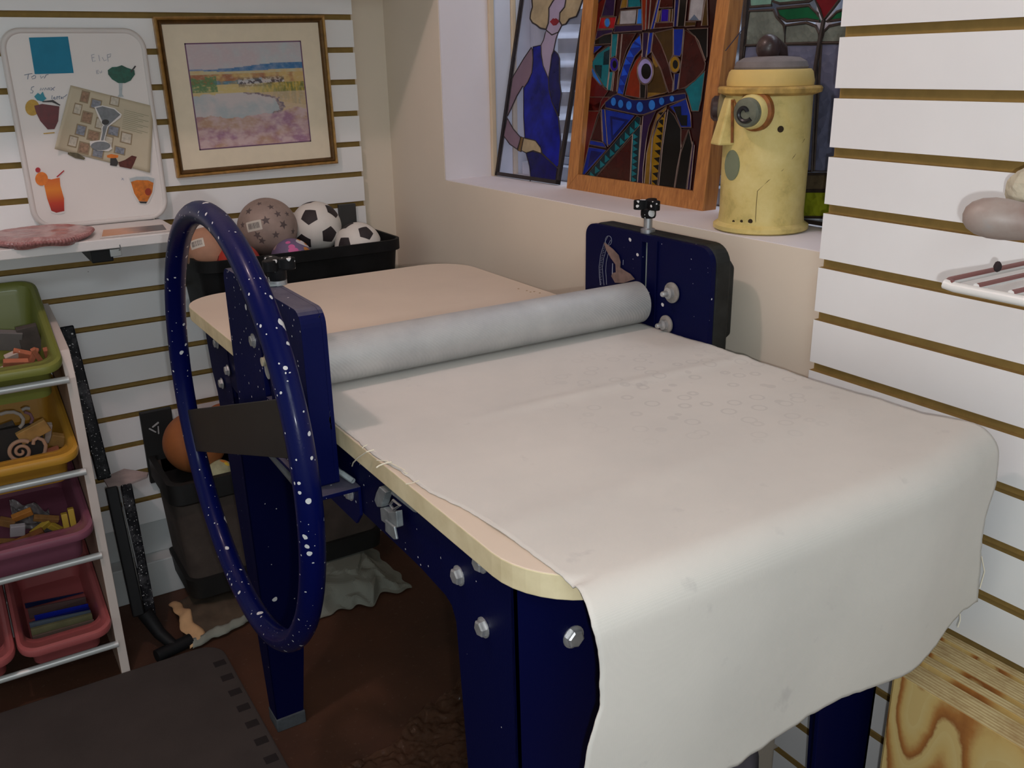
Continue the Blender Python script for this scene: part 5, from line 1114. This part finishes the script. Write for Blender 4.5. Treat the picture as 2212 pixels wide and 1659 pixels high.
for i in range(8): cy = 580+82*i; A_(C3, TE, 'painted_triangle', [(908-3*i, cy-38), (972-3*i, cy+8), (906-3*i, cy+42)], 2, None)
A_(C3, MR, N_, [(890, 592), (860, 1252), (380, 1172)], 1)
A_(C3, PU, N_, [(1038, 312), (1212, 240), (1120, 450), (1080, 650), (1040, 1000), (1030, 1295), (958, 1275)], 1)
A_(C3, GO, N_, [(1352, 182), (1230, 280), (1160, 500), (1088, 800), (1048, 1295), (1120, 1305), (1140, 900), (1160, 600), (1222, 380), (1342, 232)], 1)
A_(C3, AM, N_, [(1342, 258), (1250, 380), (1172, 600), (1150, 900), (1148, 1305), (1222, 1315), (1262, 900), (1302, 600)], 1)
for i in range(10): cy = 300+100*i; cx = 1318-.098*(cy-260)*1.0; A_(C3, BK, 'painted_triangle', [(cx, cy-44), (cx-75+5*i*0, cy-30), (cx-4, cy+36)], 2, None)
A_(C3, BK, N_, [(1372, 218), (1452, 300), (1542, 480), (1542, 750), (1492, 1000), (1440, 1345), (1238, 1322), (1300, 700)], 1)
A_(C3, BL, N_, [(1390, 182), (1612, 80), (1672, 300), (1682, 462), (1540, 462), (1472, 280)], 1); A_(C3, BK, 'painted_square', [(1440, 190), (1540, 180), (1545, 300), (1625, 300), (1620, 440), (1545, 440)], 2, None)
A_(C3, MR, N_, [(1550, 490), (1642, 490), (1542, 752)], 1); A_(C3, BK, N_, [(1650, 492), (1692, 700), (1642, 1050), (1600, 1375), (1450, 1352), (1542, 800)], 1); A_(C3, PU, N_, [(1702, 640), (1720, 700), (1652, 1385), (1612, 1375)], 1)

# --- floral panel behind the jar
Pf = Pane((.158, -1.095, 1.024), (.158, -1.60, 1.024), math.radians(2.0))
FLO = thing('stained_glass_panel', Pf.a+Pf.ex*.25-Vector((0, 0, .0025)), 'stained glass tulip panel with pale textured panes behind the yellow face jar', 'stained glass')
C7 = crop(1540, 0, 6.9125)
GPT = glass('pale_teal_glass', S(120, 160, 146), .72, .25, .3, 90); GGG = glass('grey_green_glass', S(116, 124, 116), .78, .3, .6, 120); GGR = glass('leaf_green_glass', S(14, 92, 56), .85, .15); GRR = glass('tulip_red_glass', S(112, 18, 30), .85, .15); GHM = glass('hammered_lilac_glass', S(120, 124, 150), .62, .14, .9, 75, var=.1); GBR = glass('brown_band_glass', S(96, 84, 66), .85, .3, .5, 90); GYG = glass('yellow_green_glass', S(150, 160, 40), .75, .15, .8, 90)
LEAD = M('dark_lead', S(62, 52, 48), .5, .3, var=.25, vs=60)
F_ = lambda pts, mt, nm='glass_piece': piece(Pf, pts, C7, .001, .0025, mt, nm, FLO, LEAD, .0024)
F_([(560, -80), (880, -80), (880, 80), (560, 105)], GPT); F_([(930, -80), (1480, -80), (1480, 0), (1440, 20), (1000, 55), (900, 20)], GPT)
F_([(545, 165), (905, 148), (950, 250), (1060, 372), (1080, 655), (490, 680)], GGG)
F_([(960, 130), (1440, 82), (1560, 200), (1600, 320), (1400, 290), (1110, 318), (990, 240)], GGR); F_([(1490, -80), (1900, -80), (1890, 0), (1800, 120), (1655, 300), (1600, 150)], GRR)
F_([(2150, 60), (2150, 260), (1780, 310), (1700, 330), (1850, 180)], GGR); F_([(1090, 380), (1400, 340), (1540, 392), (1590, 500), (1570, 640), (1080, 655)], GGG); F_([(2150, 300), (2150, 630), (1630, 640), (1660, 470), (1740, 390)], GGG)
F_([(485, 690), (1575, 665), (1480, 2555), (250, 2600)], GHM); F_([(1620, 662), (2150, 650), (2100, 2560), (1510, 2555)], GHM)
F_([(240, 2620), (2100, 2590), (2090, 2840), (220, 2850)], GBR); F_([(220, 2860), (2090, 2855), (2060, 3250), (190, 3230)], GYG)
k = MB()
for a0, a1, c0, c1 in ((-.004, .004, 0, .5), (0, .5, 0, .006), (.496, .504, 0, .5), (0, .5, .494, .5)):
    k.hexa([Pf.loc(a0, c0, .004), Pf.loc(a1, c0, .004), Pf.loc(a1, c1, .004), Pf.loc(a0, c1, .004)], [Pf.loc(a0, c0, -.003), Pf.loc(a1, c0, -.003), Pf.loc(a1, c1, -.003), Pf.loc(a0, c1, -.003)])
k.build('frame', LEAD, FLO)
MB().tube([Pf.at(*C7(p), .004) for p in [(1655, 300), (1620, 480), (1590, 640), (1500, 1200)]], .0034, 8).build('stem_came', LEAD, FLO, smooth=True)
MB().tube([px(1567, 110, x=.13), px(1608, 58, x=.15)], .0007, 6).build('hanging_string', M('dark_string', S(40, 44, 70), .8), FLO)

# --- yellow face jar
m, n, l, b = nt('yellow_matte_glaze'); b.inputs['Roughness'].default_value = .6
co = coord(n); t = noise_node(n, l, 16, 6, .68, co); c1 = ramp(n, l, t.outputs[0], [(.25, S(166, 148, 82)), (.45, S(214, 192, 118)), (.7, S(226, 208, 140))])
t2 = noise_node(n, l, 6, 5, .7, co); l.new(mixc(n, l, ramp(n, l, t2.outputs[0], [(.55, (0, 0, 0)), (.75, (.55,)*3)]), c1, S(160, 134, 92)), b.inputs['Base Color']); bump(n, l, b, t.outputs[0], .2, .001)
YG = m; RUST = M('rust_glaze', S(140, 84, 34), .6, var=.35, vs=90); DBR = M('dark_brown_glaze', S(54, 36, 34), .4, var=.3, vs=50, coat=.2); SAGE = M('sage_glaze', S(122, 130, 104), .6, var=.1); HOLE = M('jar_hole', S(52, 36, 16), .9)
JC = Vector((.077, -1.247, ZS+.0015)); JAR = thing('face_jar', JC, 'yellow ceramic lidded jar with a robot like face on the window sill', 'jar')
k = MB(); k.lathe([(.070, 0), (.0755, .003), (.0755, .009), (.068, .014), (.0665, .03), (.0672, .10), (.0662, .20), (.066, .213), (.060, .214), (.060, .05), (.0, .04)], JC, 64); k.build('jar_body', YG, JAR, smooth=True)
k = MB(); k.lathe([(.0675, .209), (.0785, .213), (.0795, .219), (.0775, .222), (.060, .223)], JC, 64); lidr = k.build('jar_rim', M('rust_edged_glaze', S(186, 150, 78), .6, var=.35, vs=60), JAR, smooth=True)
k = MB(); k.lathe([(.0, .223), (.066, .223), (.0665, .230), (.0635, .243), (.060, .247), (.0, .248)], JC, 64); LID = k.build('lid', M('pale_yellow_glaze', S(214, 184, 110), .65, var=.08, vs=20), JAR, smooth=True)
k = MB(); k.lathe([(.0, .246), (.054, .246), (.056, .250), (.053, .258), (.042, .264), (.02, .266), (.0, .2665)], JC, 48); k.build('dusty_lid_top', M('dusty_grey_glaze', S(122, 114, 112), .95, var=.2, vs=30, bmp=.4, bs=200), LID, smooth=True)
kc = px(1660, 104, y=JC.y); k = MB(); k.ball(kc, .0185, 28, 18, sc=(1, 1, 1.1)); k.build('lid_knob', DBR, LID, smooth=True)
k = MB(); k.tube([px(1668, 92, y=JC.y), px(1684, 108, y=JC.y), px(1690, 140, y=JC.y)], [.011, .0125, .010], 14); k.build('knob_arm', DBR, LID, smooth=True)
k = MB(); k.tube([px(1654, 120, y=JC.y), px(1655, 140, y=JC.y)], .0085, 14); k.build('knob_stem', DBR, LID, smooth=True)
tc = Vector((CAM.x-JC.x, CAM.y-JC.y, 0)).normalized(); tl = Vector((-tc.y, tc.x, 0)); tl = -tl if (tl.dot(CR) > 0) else tl
def jdir(deg): a = math.radians(deg); return tc*math.cos(a)+tl*math.sin(a)          # degrees round the jar towards the left
def jd(u, v):
    """bearing and height on the jar wall seen at a pixel"""
    d_ = (CF+(u-IW/2)/FPX*CR-(v-IH/2)/FPX*CU); R_ = .0668; ox, oy = CAM.x-JC.x, CAM.y-JC.y
    A = d_.x**2+d_.y**2; B_ = 2*(ox*d_.x+oy*d_.y); C_ = ox*ox+oy*oy-R_*R_; t_ = (-B_-math.sqrt(max(0, B_*B_-4*A*C_)))/(2*A)
    p = CAM+d_*t_; nr = Vector((p.x-JC.x, p.y-JC.y, 0)).normalized(); return p, nr
FACE = 64
ep, en = jd(1632, 240); nd = (en*.75+jdir(FACE)*.35+Vector((0, 0, -.05))).normalized()
k = MB(); k.lathe([(.030, -.004), (.0295, .004), (.026, .007)], ep, 36, nd); k.build('eye_ring', RUST, JAR, smooth=True)
k = MB(); k.lathe([(.0255, .0), (.0255, .014), (.023, .018), (.018, .019)], ep, 36, nd); EYE = k.build('eye', YG, JAR, smooth=True)
k = MB(); k.lathe([(.0215, .0), (.0215, .026), (.019, .029), (.012, .030), (0, .0302)], ep, 36, nd); k.build('eyeball', M('grey_green_glaze', S(104, 106, 90), .5, var=.3, vs=60), EYE, smooth=True)
e1 = Vector((0, 0, 1)).cross(nd).normalized(); e2 = nd.cross(e1)
k = MB(); k.tube([ep+nd*.0302+(e1*math.cos(a)+e2*math.sin(a))*(.0045+.0032*a/2) for a in [.4+i*.25 for i in range(22)]], .0034, 8); k.build('swirl_pupil', M('black_swirl_glaze', S(28, 26, 30), .35), EYE, smooth=True)
n2d = (jdir(FACE)*.55+jdir(FACE+62)*.6).normalized(); e2p = JC+jdir(FACE+50)*.064+Vector((0, 0, ep.z-JC.z))
k = MB(); k.lathe([(.024, 0), (.024, .016), (.021, .018)], e2p, 32, n2d); EY2 = k.build('eye', M('olive_glaze', S(128, 118, 84), .6), JAR, smooth=True)
k = MB(); k.lathe([(.020, .0), (.020, .026), (.016, .030), (0, .031)], e2p, 32, n2d); k.build('eyeball', DBR, EY2, smooth=True)
nn = jdir(FACE); nt_ = Vector((0, 0, 1)).cross(nn); zt_, zb2 = ep.z-JC.z+.020, ep.z-JC.z-.052
def nz(a, z, o_): return JC+nn*(.066+o_)+nt_*a+Vector((0, 0, z))
k = MB(); k.hexa([nz(-.013, zt_, -.004), nz(.013, zt_, -.004), nz(.019, zb2, -.006), nz(-.019, zb2, -.006)], [nz(-.011, zt_, .004), nz(.011, zt_, .004), nz(.017, zb2, .022), nz(-.017, zb2, .022)]); k.build('nose', YG, JAR, bevel=.003)
sgn = 1 if nt_.dot(tc) > 0 else -1
k = MB(); k.tube([nz(sgn*.0135, zt_-.004, .001), nz(sgn*.0195, zb2+.004, .000)], .0022, 8); k.build('nose_seam', RUST, JAR, smooth=True)
k = MB(); k.tube([px(1583+a, 216+c, x=ep.x-.012) for a, c in ((-2, 4), (3, 0), (6, 8), (5, 20))], .0015, 6); k.build('brow_line', RUST, JAR, smooth=True)
mp_, mn = jd(1581, 357); e1 = Vector((0, 0, 1)).cross(mn).normalized()
k = MB(); k.prism([mp_+e1*a+Vector((0, 0, c))+mn*.0008 for a, c in ellipse(0, 0, .0165, .0235, 24)], mn*-.006); k.build('mouth', SAGE, JAR)
for (u, v, r_) in ((1686, 279, .0045), (1585, 479, .0026), (1602, 478, .0023), (1621, 478, .0034), (1698, 196, .004)):
    p, nr = jd(u, v); k = MB(); k.lathe([(r_, -.001), (r_*1.1, .0006), (r_*.6, .0008)], p, 14, nr); k.build('hole', HOLE, JAR, smooth=True)
cr_ = [jd(u, v) for u, v in ((1633, 500), (1632, 470), (1634, 440), (1636, 413), (1660, 390), (1690, 368), (1715, 338), (1738, 300))]
MB().tube([p+nr*.0002 for p, nr in cr_], .00045, 5).build('crack', M('crack_line', S(110, 88, 46), .9), JAR)

# ================================================================== right wall: wire rack, clay club, plywood
RACK = thing('wire_shelf', (-.14, -1.95, 1.066), 'white wire rack with rusty topped rods on the right slatted wall', 'wire rack')
m, n, l, b = nt('rusty_topped_enamel'); b.inputs['Roughness'].default_value = .4
g_ = n.new('ShaderNodeNewGeometry'); sp_ = n.new('ShaderNodeSeparateXYZ'); l.new(g_.outputs['Normal'], sp_.inputs[0])
st_ = ramp(n, l, sp_.outputs[2], [(.10, (0, 0, 0)), (.25, (1, 1, 1))]); l.new(mixc(n, l, st_, S(222, 220, 218), S(126, 74, 70)), b.inputs['Base Color'])
ENAM = M('white_enamel_wire', S(226, 224, 220), .35, var=.04)
rc = px(2037, 610, z=1.073); yL = rc.y
k = MB(); k.tube([(-.022, yL, 1.073), (rc.x+.012, yL, 1.073), (rc.x+.003, yL-.003, 1.073), (rc.x, yL-.012, 1.072)], .0042, 10); k.build('border_rod', MATS['rusty_topped_enamel'], RACK, smooth=True)
k = MB(); k.tube([(rc.x, yL-.002, 1.072), (rc.x, yL-.012, 1.0705), (rc.x, -2.125, 1.0705), (rc.x+.01, -2.132, 1.0705), (-.022, -2.132, 1.0705)], .005, 10); k.build('front_rod', ENAM, RACK, smooth=True)
for i in range(9):
    y = yL-.033-.034*i; MB().tube([(-.022, y, 1.0745), (rc.x+.002, y, 1.0745)], .0034, 8).build('cross_rod', MATS['rusty_topped_enamel'], RACK, smooth=True)
for y in (yL-.06, -2.07): MB().box(-.06, -.0192, y-.006, y+.006, 1.050, 1.070).build('wall_hook', ENAM, RACK, bevel=.002)
hp = px(2155, 576, z=1.081); k = MB(); k.ball(hp, .0040, 12, 8, sc=(1, 1, 1.35), fn=lambda d: 1+.15*fbm(d*4)); tag(k.build('clay_crumb', M('dark_crumb', S(44, 34, 36), .8)), 'small dark clay crumb sitting on the back rod of the wire rack', 'crumb')
m, n, l, b = nt('mottled_stoneware'); b.inputs['Roughness'].default_value = .45
t = noise_node(n, l, 16, 5, .6); l.new(ramp(n, l, t.outputs[0], [(.3, S(140, 116, 106)), (.55, S(160, 146, 138)), (.75, S(150, 156, 160))]), b.inputs['Base Color'])
ea = px(2079, 462, x=-.24); eb = px(2300, 492, x=-.20); dd = (eb-ea); Lg = dd.length; dd.normalize()
prof = [(0, 0), (.007, .0015), (.0125, .006), (.0168, .014), (.0190, .025), (.0190, .036), (.0172, .050), (.0142, .064), (.0112, .078), (.0095, .10), (.0090, .16), (.0, .163)]
CLUB = MB().lathe(prof, ea, 40, dd).build('clay_paddle', MATS['mottled_stoneware'], smooth=True); tag(CLUB, 'smooth egg ended stoneware club hanging above the wire rack', 'club')
hk = ea+dd*.14
HKO = MB(); 
for o2 in (-.012, .012):
    q2 = hk+dd*o2; HKO.tube([(-.019, q2.y, q2.z-.0115), (q2.x-.013, q2.y, q2.z-.0120), (q2.x-.017, q2.y, q2.z+.004)], .0028, 8)
HKO.box(-.022, -.0192, hk.y-.02, hk.y+.02, hk.z-.03, hk.z); tag(HKO.build('wall_hook', STEEL), 'steel wall hook holding the stoneware club above the wire rack', 'hook')
pb2 = px(2216, 412, x=-.10); k = MB(); k.ball(pb2, .020, 24, 16, sc=(.8, 1, 1.15), fn=lambda d: 1+.08*fbm(d*3)); PEB = k.build('pebble_form', M('pale_pebble', S(190, 182, 160), .7, var=.15, vs=60)); tag(PEB, 'pale rounded clay form cut by the right picture edge above the club', 'clay form')
MB().tube([pb2+Vector((.012, 0, 0)), (-.0192, pb2.y, pb2.z)], .0022, 8).build('peg', STEEL, PEB)

# plywood sheets standing against the right wall
m, n, l, b = nt('plywood_face'); b.inputs['Roughness'].default_value = .75
mp = n.new('ShaderNodeMapping'); mp.inputs['Scale'].default_value = (1, 1.6, .8); l.new(coord(n), mp.inputs[0])
d1 = noise_node(n, l, 4.2, 1.5, .4, mp.outputs[0])
fr = mathn(n, l, 'FRACT', mathn(n, l, 'MULTIPLY', d1.outputs[0], 13.0))
fine = noise_node(n, l, 70, 4, .6); mixf = mathn(n, l, 'ADD', fr, mathn(n, l, 'MULTIPLY', fine.outputs[0], .25))
l.new(ramp(n, l, mixf, [(.08, S(212, 186, 124)), (.45, S(206, 172, 104)), (.72, S(172, 112, 52)), (.86, S(150, 92, 40)), (.98, S(208, 178, 114))]), b.inputs['Base Color'])
m, n, l, b = nt('plywood_edge'); b.inputs['Roughness'].default_value = .85
wv = n.new('ShaderNodeTexWave'); wv.bands_direction = 'X'; wv.inputs['Scale'].default_value = 60; l.new(coord(n), wv.inputs['Vector']); t = noise_node(n, l, 25, 4, .7)
c1 = mixc(n, l, wv.outputs['Fac'], S(176, 148, 100), S(206, 186, 138)); l.new(mixc(n, l, ramp(n, l, t.outputs[0], [(.45, (0, 0, 0)), (.7, (.7,)*3)]), c1, S(150, 116, 70)), b.inputs['Base Color'])
words = ['nearest the wall', 'second from the wall', 'third from the wall', 'fourth from the wall', 'fifth from the wall', 'fourth from the front', 'third from the front', 'second from the front', 'at the front, its face grain showing']
NP = 9
for i in range(NP):
    t = i/(NP-1); x0 = -.0215-.0185*i; ztop = .548+.030*t+.005*math.sin(i*2.6+1); yl = -1.712-.040*t+.005*math.sin(i*3.7)
    lean = .004
    k = MB(); a = [(x0, yl, ztop), (x0, yl-.62, ztop), (x0-lean, yl-.62, .0015), (x0-lean, yl, .0015)]
    k.prism(a, (-.0152, 0, 0), 0, 1); o = k.build('plywood_sheet', [MATS['plywood_face'], MATS['plywood_edge']], bevel=.0008)
    tag(o, 'plywood sheet standing at the right wall, %s' % words[i], 'plywood', 'plywood sheets leaning on the right wall')
# bag of clay under the table
GBG = M('grey_clay_bag', S(120, 112, 120), .5, var=.3, vs=14, bmp=.3, bs=60)
CB2 = thing('clay_bag', (-.24, -1.40, 0), 'grey plastic clay bag standing under the front of the roller table', 'bag')
k = MB(); k.ball((-.245, -1.42, .165), .165, 48, 32, sc=(.72, .80, 1.0), fn=lambda d: (1/max(abs(d.x), abs(d.y), abs(d.z)))**.55*(1+.06*fbm(d*3)))
k.v = [Vector((p.x, p.y, max(.0, p.z))) for p in k.v]; k.build('bag_body', GBG, CB2, smooth=True, angle=179)
fl_ = MB().grid(lambda u, v: Vector((-.160+.05*u+.012*noise.noise(Vector((u*4, v*5, 1))), -1.47+.03*v, .20+.20*v+.02*noise.noise(Vector((u*6, v*4, 3))))), 16, 16)
fl_.build('clear_bag_top', glass('clear_bag_film', S(170, 176, 176), .35, .15, trcol=(.9, .92, .92)), CB2, smooth=True)
